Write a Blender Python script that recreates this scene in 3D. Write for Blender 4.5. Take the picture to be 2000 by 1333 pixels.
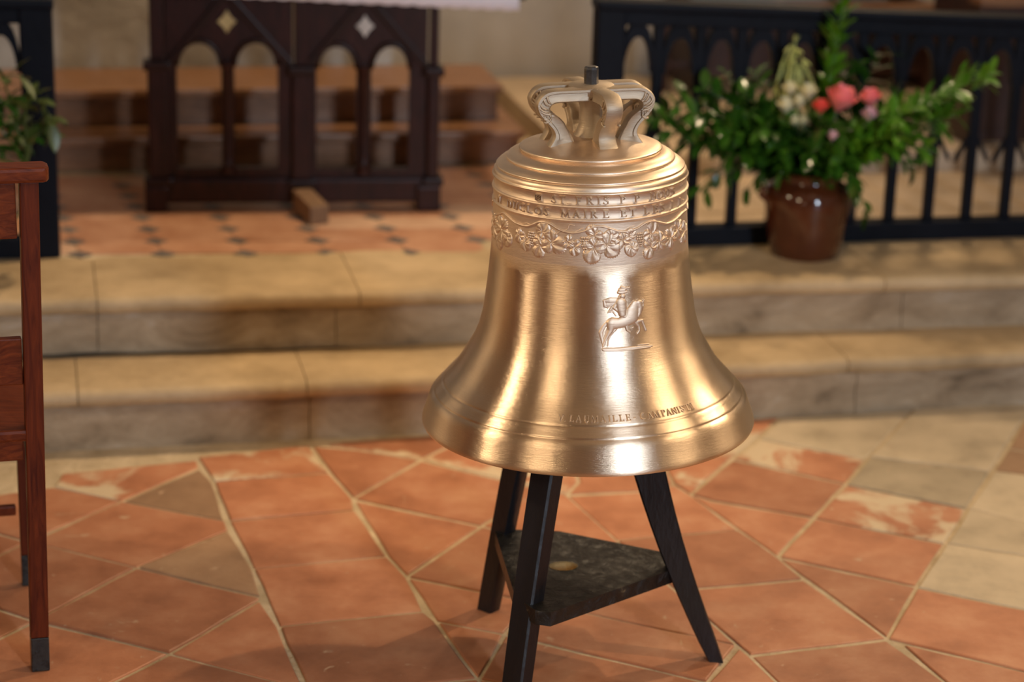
import bpy, bmesh, math, random
from mathutils import Vector, Matrix, noise
random.seed(7)
C = bpy.context.scene.collection
sc = bpy.context.scene
for o in list(bpy.data.objects): bpy.data.objects.remove(o)
PI = math.pi; sin = math.sin; cos = math.cos; R = math.radians

# ------------------------------------------------------------------ camera
FPX, PITCH, ROLL, EYE = 4300.0, R(17.70), 0.03, 1.797
CAM = Vector((0, 0, EYE))
R0 = Vector((1, 0, 0)); U0 = Vector((0, sin(PITCH), cos(PITCH))); F0 = Vector((0, cos(PITCH), -sin(PITCH)))
RR = cos(ROLL)*R0 + sin(ROLL)*U0
UU = -sin(ROLL)*R0 + cos(ROLL)*U0
cd = bpy.data.cameras.new('camera'); cam = bpy.data.objects.new('camera', cd); C.objects.link(cam)
cam.matrix_world = Matrix(((RR.x, UU.x, -F0.x, CAM.x), (RR.y, UU.y, -F0.y, CAM.y), (RR.z, UU.z, -F0.z, CAM.z), (0, 0, 0, 1)))
cd.sensor_width = 36; cd.lens = FPX/2000*36; cd.clip_start = .05; cd.clip_end = 100
cd.dof.use_dof = True; cd.dof.focus_distance = 3.70; cd.dof.aperture_fstop = 2.3
sc.camera = cam

# ------------------------------------------------------------------ light
sc.view_settings.view_transform = 'Standard'; sc.view_settings.look = 'None'
sc.view_settings.exposure = 0.42; sc.view_settings.gamma = 1.0; sc.view_settings.use_curve_mapping = False
w = bpy.data.worlds.new('world'); sc.world = w; w.use_nodes = True
w.node_tree.nodes['Background'].inputs[0].default_value = (.55, .62, .80, 1)
w.node_tree.nodes['Background'].inputs[1].default_value = .02
def lamp(name, loc, watt, col, rad=.1):
    d = bpy.data.lights.new(name, 'POINT'); d.energy = watt; d.color = col; d.shadow_soft_size = rad
    o = bpy.data.objects.new(name, d); C.objects.link(o); o.location = loc
def window_light(name, loc, target, sx, sy, watt, col):
    d = bpy.data.lights.new(name, 'AREA'); d.shape = 'RECTANGLE'; d.size = sx; d.size_y = sy; d.energy = watt; d.color = col
    o = bpy.data.objects.new(name, d); C.objects.link(o); o.location = loc
    o.rotation_euler = (Vector(target)-Vector(loc)).to_track_quat('-Z', 'Y').to_euler()
WARM = (1, .74, .46)
def spot(name, loc, target, watt, col, ang, blend=.7, rad=.1):
    d = bpy.data.lights.new(name, 'SPOT'); d.energy = watt; d.color = col; d.shadow_soft_size = rad; d.spot_size = R(ang); d.spot_blend = blend
    o = bpy.data.objects.new(name, d); C.objects.link(o); o.location = loc
    o.rotation_euler = (Vector(target)-Vector(loc)).to_track_quat('-Z', 'Y').to_euler()
spot('nave_spot', (-3.3, -1.1, 3.6), (.75, 4.4, .5), 220, WARM, 32, .9, .40)
spot('nave_spot', (-4.2, 2.9, 3.4), (.8, 4.4, .5), 215, WARM, 33, .9, .18)
spot('nave_spot', (3.2, 3.1, 3.3), (.15, 3.8, .5), 135, WARM, 40, .9, .08)
spot('choir_spot', (3.2, 6.3, 3.6), (.3, 3.8, .1), 280, WARM, 38, .8, .06)
spot('choir_spot', (.1, 5.9, 4.2), (-.5, 6.0, .3), 270, WARM, 60, .9, .12)
spot('bell_left_fill', (-3.4, 3.2, 3.4), (-3.9, 5.4, .7), 750, WARM, 74, .8, .12)  # added unseen fill, brightens what the bell's left edge reflects
spot('ceiling_fill', (-4.9, .5, 3.4), (0, 2.6, 6.2), 560, WARM, 90, .8, .12)  # added unseen fill, lights the ceiling mirrored in the bell's shoulder
spot('ceiling_fill', (4.9, .5, 3.4), (0, 2.6, 6.2), 560, WARM, 90, .8, .12)  # matching added fill from the other side
lamp('behind_rail_fill', (1.3, 6.9, 2.6), 48, WARM, .12)  # added unseen fill, lifts the floor, wall and leaves behind the rail
window_light('window_daylight', (4.6, -5.4, 3.4), (0, 4, .8), 0.5, 3.0, 370, (.72, .84, 1))

# ------------------------------------------------------------------ helpers
def at(x, y, z):
    """point of the horizontal plane z seen at photo pixel x, y"""
    d = F0 + RR*((x-1000)/FPX) - UU*((y-666.5)/FPX)
    return CAM + d*((z-EYE)/d.z)
def tag(o, label=None, cat=None, group=None, kind=None):
    if label: o['label'] = label
    if cat: o['category'] = cat
    if group: o['group'] = group
    if kind: o['kind'] = kind
    return o
def empty(name, loc=(0, 0, 0), **k):
    o = bpy.data.objects.new(name, None); C.objects.link(o); o.location = loc
    return tag(o, **k)
def link_mesh(name, me, m=None, parent=None):
    o = bpy.data.objects.new(name, me); C.objects.link(o)
    if m is not None and not me.materials: me.materials.append(m)
    if parent is not None: o.parent = parent
    return o
def obj(name, bm, m, parent=None, smooth=False, angle=None):
    bmesh.ops.recalc_face_normals(bm, faces=bm.faces[:])
    me = bpy.data.meshes.new(name); bm.to_mesh(me); bm.free()
    if smooth or angle:
        me.polygons.foreach_set('use_smooth', [True]*len(me.polygons))
        if angle: me.set_sharp_from_angle(angle=R(angle))
    return link_mesh(name, me, m, parent)
def raw(name, verts, faces, m, parent=None, smooth=True, angle=None):
    me = bpy.data.meshes.new(name); me.from_pydata([tuple(v) for v in verts], [], faces); me.update()
    if smooth:
        me.polygons.foreach_set('use_smooth', [True]*len(me.polygons))
        if angle: me.set_sharp_from_angle(angle=R(angle))
    return link_mesh(name, me, m, parent)
def add_prism(bm, pts, axis, bev=0.0):
    """closed prism: polygon pts (Vectors) swept by the vector axis"""
    axis = Vector(axis)
    a = [bm.verts.new(p) for p in pts]; b = [bm.verts.new(Vector(p)+axis) for p in pts]
    fs = [bm.faces.new(a), bm.faces.new(b[::-1])]
    n = len(pts)
    for i in range(n): fs.append(bm.faces.new((a[i], b[i], b[(i+1) % n], a[(i+1) % n])))
    if bev:
        es = list({e for f in fs for e in f.edges})
        bmesh.ops.bevel(bm, geom=es, offset=bev, segments=2, affect='EDGES', profile=.6)
def add_box(bm, c, s, bev=0.0, X=Vector((1, 0, 0)), Y=Vector((0, 1, 0)), Z=Vector((0, 0, 1))):
    c = Vector(c); hx, hy, hz = s[0]/2, s[1]/2, s[2]/2
    add_prism(bm, [c+X*sx*hx+Y*sy*hy-Z*hz for sx, sy in ((-1, -1), (1, -1), (1, 1), (-1, 1))], Z*(2*hz), bev)
def add_lathe(bm, prof, seg=32, c=(0, 0, 0), cap=False):
    c = Vector(c); rows = []
    for r, z in prof: rows.append([bm.verts.new(c+Vector((r*cos(2*PI*i/seg), r*sin(2*PI*i/seg), z))) for i in range(seg)])
    for a, b in zip(rows, rows[1:]):
        for i in range(seg): bm.faces.new((a[i], a[(i+1) % seg], b[(i+1) % seg], b[i]))
    if cap: bm.faces.new(rows[0][::-1]); bm.faces.new(rows[-1])
def add_tube(bm, pts, rad, seg=8, cap=True):
    pts = [Vector(p) for p in pts]; n = len(pts); rows = []
    rad = rad if isinstance(rad, (list, tuple)) else [rad]*n
    up = Vector((0, 0, 1))
    for i, p in enumerate(pts):
        t = (pts[min(i+1, n-1)]-pts[max(i-1, 0)]).normalized()
        a = t.cross(up)
        if a.length < 1e-3: a = t.cross(Vector((1, 0, 0)))
        a.normalize(); b = t.cross(a)
        rows.append([bm.verts.new(p+(a*cos(2*PI*k/seg)+b*sin(2*PI*k/seg))*rad[i]) for k in range(seg)])
    for r, q in zip(rows, rows[1:]):
        for k in range(seg): bm.faces.new((r[k], r[(k+1) % seg], q[(k+1) % seg], q[k]))
    if cap: bm.faces.new(rows[0][::-1]); bm.faces.new(rows[-1])
def interp(tab, x):
    if x <= tab[0][0]: return tab[0][1]
    for (a, b), (c, d) in zip(tab, tab[1:]):
        if x <= c: return b+(d-b)*(x-a)/(c-a)
    return tab[-1][1]
def inset(pts, g):
    """inset a horizontal polygon (counter-clockwise) by g"""
    n = len(pts); out = []
    for i in range(n):
        p, a, b = pts[i], pts[i-1], pts[(i+1) % n]
        d1 = (p-a).xy.normalized(); d2 = (b-p).xy.normalized()
        n1 = Vector((-d1.y, d1.x)); n2 = Vector((-d2.y, d2.x))
        k = 1+n1.dot(n2); m = (n1+n2)/max(k, .35)
        out.append(Vector((p.x+m.x*g, p.y+m.y*g, p.z)))
    return out

# ------------------------------------------------------------------ materials
def mat(name):
    m = bpy.data.materials.new(name); m.use_nodes = True; nt = m.node_tree
    b = nt.nodes['Principled BSDF']; return m, nt, b
def N(nt, t, **k):
    n = nt.nodes.new(t)
    for a, v in k.items():
        if a in n.inputs: n.inputs[a].default_value = v
        else: setattr(n, a, v)
    return n
def ramp(nt, fac, stops):
    r = nt.nodes.new('ShaderNodeValToRGB'); e = r.color_ramp.elements
    while len(e) < len(stops): e.new(.5)
    for el, (p, c) in zip(e, stops): el.position = p; el.color = (*c, 1) if len(c) == 3 else c
    nt.links.new(fac, r.inputs[0]); return r.outputs[0]
def bump(nt, b, h, strength, dist):
    n = N(nt, 'ShaderNodeBump'); n.inputs['Strength'].default_value = strength; n.inputs['Distance'].default_value = dist
    nt.links.new(h, n.inputs['Height']); nt.links.new(n.outputs[0], b.inputs['Normal'])
def coords(nt, scale=(1, 1, 1), world=False):
    mp = N(nt, 'ShaderNodeMapping'); mp.inputs['Scale'].default_value = scale
    if world:
        g = N(nt, 'ShaderNodeNewGeometry'); nt.links.new(g.outputs['Position'], mp.inputs[0])
    else:
        t = N(nt, 'ShaderNodeTexCoord'); nt.links.new(t.outputs['Object'], mp.inputs[0])
    return mp.outputs[0]
def ntex(nt, vec, scale, detail=5, rough=.6, dist=0):
    n = N(nt, 'ShaderNodeTexNoise'); n.inputs['Scale'].default_value = scale; n.inputs['Detail'].default_value = detail
    n.inputs['Roughness'].default_value = rough; n.inputs['Distortion'].default_value = dist
    nt.links.new(vec, n.inputs['Vector']); return n.outputs['Fac']
def mixc(nt, fac, a, b, mode='MIX'):
    n = N(nt, 'ShaderNodeMix'); n.data_type = 'RGBA'; n.blend_type = mode
    for s, v in ((n.inputs[0], fac), (n.inputs[6], a), (n.inputs[7], b)):
        if hasattr(v, 'is_output') or hasattr(v, 'links'): nt.links.new(v, s)
        else: s.default_value = v if isinstance(v, (int, float)) else (*v, 1)
    return n.outputs[2]
def noisy(name, c1, c2, scale=6, rough=.7, bs=.3, bd=.004, stretch=(1, 1, 1), world=True, detail=6, spec=.4):
    m, nt, b = mat(name); v = coords(nt, stretch, world)
    f = ntex(nt, v, scale, detail); nt.links.new(ramp(nt, f, [(.3, c1), (.7, c2)]), b.inputs['Base Color'])
    b.inputs['Roughness'].default_value = rough; b.inputs['Specular IOR Level'].default_value = spec
    bump(nt, b, ntex(nt, v, scale*6, 4), bs, bd); return m

def bronze(name, rough, aniso, bs, base=(.87, .69, .51), soft=False):
    m, nt, b = mat(name)
    v = coords(nt, (1, 1, 1)); f = ntex(nt, v, 14, 6)
    nt.links.new(ramp(nt, f, [(.25, [c*.90 for c in base]), (.75, [min(1, c*1.06) for c in base])]), b.inputs['Base Color'])
    b.inputs['Metallic'].default_value = 1; 
    hz = N(nt, 'ShaderNodeTexCoord'); sx = N(nt, 'ShaderNodeSeparateXYZ'); nt.links.new(hz.outputs['Object'], sx.inputs[0])
    zz = N(nt, 'ShaderNodeMath', operation='MULTIPLY_ADD'); zz.inputs[1].default_value = .05; nt.links.new(ntex(nt, v, 22, 4), zz.inputs[0]); nt.links.new(sx.outputs[2], zz.inputs[2])
    belt_ = N(nt, 'ShaderNodeMapRange'); belt_.inputs[1].default_value = .338; belt_.inputs[2].default_value = .362; nt.links.new(zz.outputs[0], belt_.inputs[0])
    r = N(nt, 'ShaderNodeMapRange'); r.inputs[3].default_value = rough*.85; r.inputs[4].default_value = rough*1.18
    nt.links.new(ntex(nt, coords(nt, (6, 6, 60)), 5, 5), r.inputs[0]); rm = N(nt, 'ShaderNodeMix'); rm.inputs[3].default_value = .52; nt.links.new(r.outputs[0], rm.inputs[2])
    if soft: nt.links.new(belt_.outputs[0], rm.inputs[0])
    else: rm.inputs[0].default_value = 0
    nt.links.new(rm.outputs[0], b.inputs['Roughness'])
    if aniso:
        b.inputs['Anisotropic'].default_value = aniso
        if soft:
            an = N(nt, 'ShaderNodeMapRange'); an.inputs[3].default_value = aniso; an.inputs[4].default_value = 0; nt.links.new(belt_.outputs[0], an.inputs[0]); nt.links.new(an.outputs[0], b.inputs['Anisotropic'])
        b.inputs['Anisotropic Rotation'].default_value = .25
        t = N(nt, 'ShaderNodeTangent'); t.direction_type = 'RADIAL'; t.axis = 'Z'; nt.links.new(t.outputs[0], b.inputs['Tangent'])
    h = ntex(nt, coords(nt, (9, 9, 70)), 6, 6, .65)
    h2 = ntex(nt, coords(nt, (1, 1, 1)), 9, 3)
    ad = N(nt, 'ShaderNodeMath', operation='MULTIPLY_ADD'); ad.inputs[1].default_value = 2.2
    nt.links.new(h2, ad.inputs[0]); nt.links.new(h, ad.inputs[2])
    bump(nt, b, ad.outputs[0], bs, .0012); return m
M_POL = bronze('bronze_turned', .315, 1.0, .34, soft=True)
M_SHO = bronze('bronze_shoulder', .40, 0, .22, (.86, .69, .53))
M_MAT = bronze('bronze_cast', .52, 0, .30, (.82, .665, .52))
M_LET = bronze('bronze_lettering', .50, 0, .2, (.66, .52, .39))  # same bronze as the belt; shade of the letter sides put into darker colour
M_RAW = bronze('bronze_crown', .58, 0, .40, (.52, .43, .33))

def tile_mat(name, stops, wear, wearcol, wscale=5.5):
    m, nt, b = mat(name)
    v = coords(nt, (1, 1, 1), True)
    base = ramp(nt, ntex(nt, v, 7, 7, .62), stops)
    oi = N(nt, 'ShaderNodeObjectInfo')
    br = N(nt, 'ShaderNodeMapRange'); br.inputs[3].default_value = .80; br.inputs[4].default_value = 1.16
    nt.links.new(oi.outputs['Random'], br.inputs[0])
    hs = N(nt, 'ShaderNodeHueSaturation'); nt.links.new(br.outputs[0], hs.inputs['Value']); nt.links.new(base, hs.inputs['Color'])
    fine = ramp(nt, ntex(nt, v, 60, 5, .7), [(.66, (0, 0, 0)), (.74, (1, 1, 1))])
    c1 = mixc(nt, fine, hs.outputs[0], (.60, .45, .29))
    sc_ = N(nt, 'ShaderNodeMath', operation='MULTIPLY'); sc_.inputs[1].default_value = 1
    smear = ramp(nt, ntex(nt, v, 15, 6, .62, .8), [(.66, (0, 0, 0)), (.72, (1, 1, 1))])
    c1 = mixc(nt, smear, c1, (.60, .40, .25))
    wmask = ramp(nt, ntex(nt, v, wscale, 7, .62, .4), [(max(0, wear-.035), (0, 0, 0)), (min(1, wear+.035), (1, 1, 1))])
    c2 = mixc(nt, wmask, c1, wearcol)
    nt.links.new(c2, b.inputs['Base Color'])
    rr = N(nt, 'ShaderNodeMapRange'); rr.inputs[3].default_value = .34; rr.inputs[4].default_value = .62
    nt.links.new(ntex(nt, v, 18, 5), rr.inputs[0]); nt.links.new(rr.outputs[0], b.inputs['Roughness'])
    b.inputs['Specular IOR Level'].default_value = .45
    bump(nt, b, ntex(nt, v, 42, 7, .68), .35, .004); return m
TERRA = [(.25, (.32, .115, .050)), (.5, (.48, .195, .095)), (.75, (.60, .30, .165))]
M_TILE = tile_mat('terracotta_tile', TERRA, .74, (.58, .42, .26))
M_WORN = tile_mat('terracotta_worn', TERRA, .52, (.66, .52, .34), 4)
M_PALE = tile_mat('limestone_tile', [(.25, (.33, .26, .17)), (.5, (.52, .42, .28)), (.75, (.62, .50, .34))], .9, (.3, .25, .2))
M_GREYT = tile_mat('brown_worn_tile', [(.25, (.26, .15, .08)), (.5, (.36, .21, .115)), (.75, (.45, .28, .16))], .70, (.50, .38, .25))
M_DARKT = tile_mat('dark_fired_tile', [(.25, (.18, .06, .03)), (.5, (.25, .085, .04)), (.75, (.32, .12, .06))], .95, (.5, .38, .25))
M_GROUT = noisy('lime_grout', (.42, .32, .19), (.70, .56, .37), 12, .9, .8, .006)
M_STONE = noisy('tread_stone', (.35, .245, .13), (.62, .455, .26), 5, .62, .6, .008)
def riser_mat():
    m, nt, b = mat('riser_stone'); v = coords(nt, (1, 1, 2.2), True)
    c = ramp(nt, ntex(nt, v, 5, 7, .66, .5), [(.26, (.15, .105, .06)), (.42, (.36, .26, .16)), (.60, (.50, .38, .25)), (.76, (.62, .57, .50))])
    nt.links.new(c, b.inputs['Base Color']); b.inputs['Roughness'].default_value = .8
    bump(nt, b, ntex(nt, v, 22, 7, .7), .8, .012); return m
M_RISER = riser_mat()
M_PAVE = noisy('beige_paving', (.36, .27, .18), (.58, .44, .30), 7, .6, .4, .004)
M_STILE = noisy('sanctuary_tile', (.42, .19, .10), (.60, .33, .20), 9, .5, .2, .002)
M_STILE2 = noisy('sanctuary_tile_pale', (.52, .30, .19), (.68, .45, .30), 9, .5, .2, .002)
M_CAB = noisy('dark_tile', (.10, .085, .08), (.20, .17, .15), 20, .45, .2, .002)
M_WALL = noisy('plaster_wall', (.36, .31, .25), (.52, .46, .38), 2.2, .9, .3, .006)
M_WALLST = noisy('stone_wall', (.22, .20, .17), (.47, .455, .42), 3.0, .85, .6, .01, detail=8)
M_NAVE = noisy('nave_plaster', (.22, .165, .11), (.34, .26, .18), 1.5, .9, .2, .006)
M_CEIL = noisy('vault_plaster', (.40, .32, .23), (.52, .43, .32), 1.5, .9, .2, .006)
def wood(name, c1, c2, rough, scale=(1, 1, 1), coat=0, dist=2.5, spec=.5):
    m, nt, b = mat(name); v = coords(nt, scale, False)
    f = ntex(nt, v, 4, 6, .6, dist); nt.links.new(ramp(nt, f, [(.3, c1), (.7, c2)]), b.inputs['Base Color'])
    b.inputs['Roughness'].default_value = rough; b.inputs['Coat Weight'].default_value = coat; b.inputs['Coat Roughness'].default_value = .15
    b.inputs['Specular IOR Level'].default_value = spec
    bump(nt, b, f, .15, .002); return m
M_CHAIR = wood('varnished_cherry_wood', (.06, .010, .004), (.15, .028, .008), .42, (14, 14, 1.2), 0, 2.5, .14)
M_CHAIRX = wood('varnished_cherry_rail', (.08, .014, .005), (.20, .042, .011), .42, (1.2, 14, 14), 0, 2.5, .14)
M_FERR = noisy('worn_black_foot', (.004, .004, .004), (.03, .026, .02), 60, .25, .6, .003, world=False)
M_BLACK = noisy('black_painted_wood', (.006, .0055, .0065), (.014, .013, .016), 12, .34, .5, .003, (1, 1, .3), False)
def shelf_mat():
    m, nt, b = mat('worn_black_paint'); v = coords(nt, (1, 1, 1), False)
    f = ntex(nt, v, 26, 8, .66, .8)
    c = ramp(nt, f, [(.3, (.0035, .0035, .004)), (.60, (.009, .0085, .008)), (.67, (.03, .027, .02)), (.725, (.30, .22, .11))])
    nt.links.new(c, b.inputs['Base Color']); b.inputs['Roughness'].default_value = .30
    bump(nt, b, ntex(nt, v, 38, 7, .66, 1.0), .8, .005); return m
M_SHELF = shelf_mat()
M_PALEW = noisy('bare_wood_edge', (.25, .15, .05), (.5, .34, .14), 30, .6, .3, .002, world=False)
M_IRON = noisy('dark_painted_rail', (.0022, .003, .006), (.0045, .006, .011), 8, .5, .3, .003, spec=.13)
M_ALTAR = wood('dark_walnut', (.014, .0045, .0035), (.044, .012, .009), .36, (8, 8, 1.5), .08, 2.5, .22)
M_ALTARX = wood('dark_walnut_moulding', (.012, .005, .004), (.030, .009, .006), .34, (2, 8, 8), .08, 2.5, .22)
M_GOLD = noisy('gilded_ornament', (.42, .31, .12), (.62, .48, .22), 20, .45, .2, .002)
M_SILV = noisy('silvered_ornament', (.45, .42, .38), (.66, .62, .57), 20, .45, .2, .002)
M_DAIS = wood('oak_dais', (.15, .068, .030), (.28, .138, .066), .36, (1.2, 10, 10))
M_BEAM = wood('brown_beam_wood', (.16, .085, .04), (.30, .17, .085), .55, (10, 1.2, 10))
M_STALL = wood('dark_stall_wood', (.020, .006, .004), (.05, .014, .008), .45, (8, 8, 1.5))
def cloth_mat():
    m, nt, b = mat('white_linen'); b.inputs['Base Color'].default_value = (.86, .84, .92, 1); b.inputs['Roughness'].default_value = .85
    bump(nt, b, ntex(nt, coords(nt), 160, 3), .3, .001); return m
M_CLOTH = cloth_mat()
M_POT = noisy('brown_salt_glaze', (.05, .014, .006), (.10, .028, .010), 8, .10, .05, .002, world=False, spec=.6)
def leaf_mat(name, c1, c2, rough=.25, tr=.25):
    m, nt, b = mat(name); oi = N(nt, 'ShaderNodeObjectInfo')
    f = ntex(nt, coords(nt), 9, 4); nt.links.new(ramp(nt, f, [(.3, c1), (.7, c2)]), b.inputs['Base Color'])
    b.inputs['Roughness'].default_value = rough; b.inputs['Specular IOR Level'].default_value = .6
    b.inputs['Subsurface Weight'].default_value = 0; return m
M_LEAF = leaf_mat('glossy_dark_leaf', (.012, .050, .006), (.048, .145, .011), .20)
M_LEAF2 = leaf_mat('fresh_green_leaf', (.040, .140, .007), (.115, .28, .015), .32)
M_LEAF4 = leaf_mat('olive_leaf', (.035, .06, .010), (.10, .14, .025), .4)
M_LEAF3 = leaf_mat('pale_green_frond', (.32, .38, .10), (.55, .58, .22), .55)
M_STEM = leaf_mat('green_stem', (.03, .06, .01), (.07, .11, .025), .5)
M_ROSE = leaf_mat('pink_rose_petal', (.88, .20, .22), (.95, .36, .36), .5)
M_ROSER = leaf_mat('coral_rose_petal', (.82, .09, .07), (.90, .18, .13), .5)
M_ROSEP = leaf_mat('pale_lilac_petal', (.70, .42, .50), (.82, .58, .64), .5)
M_CREAM = leaf_mat('cream_petal', (.72, .68, .42), (.86, .82, .60), .5)
M_BOLT = noisy('black_steel', (.012, .012, .014), (.05, .05, .055), 60, .25, .3, .001, world=False, spec=.7)

# ------------------------------------------------------------------ room shell
def slab(name, pts, z0, z1, m, parent=None):
    bm = bmesh.new(); add_prism(bm, [Vector((x, y, z0)) for x, y in pts], (0, 0, z1-z0)); return obj(name, bm, m, parent)
EX = Vector((.9766, .2149, 0)); EY = Vector((-.2149, .9766, 0)); EZ = Vector((0, 0, 1)); ORG = Vector((0, 4.944, 0))
def ch(u, v, z=0.0): return ORG+EX*u+EY*v+Vector((0, 0, z))      # the church's own axes: along the steps, towards the altar, up
def uv(p): d = Vector(p)-ORG; return d.dot(EX), d.dot(EY)
ZS = .287                                                            # sanctuary level
floor = slab('floor', [(-6.4, -7), (7, -7), (7, 6.48), (-6.4, 3.53)], -.08, -.0035, M_GROUT)
tag(floor, 'red terracotta tiled nave floor with cream lime joints', kind='structure')
def wall(name, u0, u1, v0, v1, z0, z1, m, label):
    bm = bmesh.new(); add_prism(bm, [ch(u0, v0, z0), ch(u1, v0, z0), ch(u1, v1, z0), ch(u0, v1, z0)], (0, 0, z1-z0))
    return tag(obj(name, bm, m), label, kind='structure')
wall('wall_back', -6, 7, -12.2, -12.0, -.1, 6.2, M_NAVE, 'plain plaster wall at the far end of the nave')
wall('wall_left', -5.6, -5.4, -12, 4.2, -.1, 6.2, M_NAVE, 'plain plaster wall along the nave')
wall('wall_right', 5.4, 5.6, -12, 4.2, -.1, 6.2, M_NAVE, 'plain plaster wall along the nave opposite')
wall('wall_front', -5.4, .02, 1.98, 2.18, -.1, 6.2, M_WALLST, 'blotchy grey stone wall behind the wooden dais')
wall('wall_front', .02, 5.4, 2.55, 2.75, -.1, 6.2, M_WALL, 'brownish plaster wall behind the dark rail')
bm = bmesh.new(); add_prism(bm, [ch(-5.6, -12.2, 6.2), ch(5.6, -12.2, 6.2), ch(5.6, 4.2, 6.2), ch(-5.6, 4.2, 6.2)], (0, 0, .2))
tag(obj('ceiling', bm, M_CEIL), 'plain vaulted plaster ceiling', kind='structure')

# ------------------------------------------------------------------ nave floor tiles
def prism_tile(name, pts, ztop, depth, m, parent, g, bev=.0024, rough=.0022):
    a = sum(p.x*q.y-q.x*p.y for p, q in zip(pts, pts[1:]+pts[:1]))
    if a < 0: pts = pts[::-1]
    pts = inset(pts, g); fine = []
    for p, q in zip(pts, pts[1:]+pts[:1]):
        k = max(1, int((q-p).length/.07))
        for i in range(k): fine.append(p.lerp(q, i/k)+(Vector((random.uniform(-1, 1), random.uniform(-1, 1), 0))*rough if i else Vector()))
    inner = inset(fine, bev); n = len(fine)
    tilt = Vector((random.uniform(-.006, .006), random.uniform(-.006, .006))); c = sum((p.xy for p in fine), Vector((0, 0)))/n
    zt = lambda p, d: ztop+tilt.dot(p.xy-c)-d
    vs = [(p.x, p.y, ztop-depth) for p in fine]+[(p.x, p.y, zt(p, bev*.6)) for p in fine]+[(p.x, p.y, zt(p, 0)) for p in inner]
    fs = [tuple(range(2*n, 3*n))]
    for i in range(n):
        j = (i+1) % n; fs += [(i, j, n+j, n+i), (n+i, n+j, 2*n+j, 2*n+i)]
    return raw(name, vs, fs, m, parent, smooth=False)
T, Wn, Pl, Gy, Dk = M_TILE, M_WORN, M_PALE, M_GREYT, M_DARKT
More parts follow.
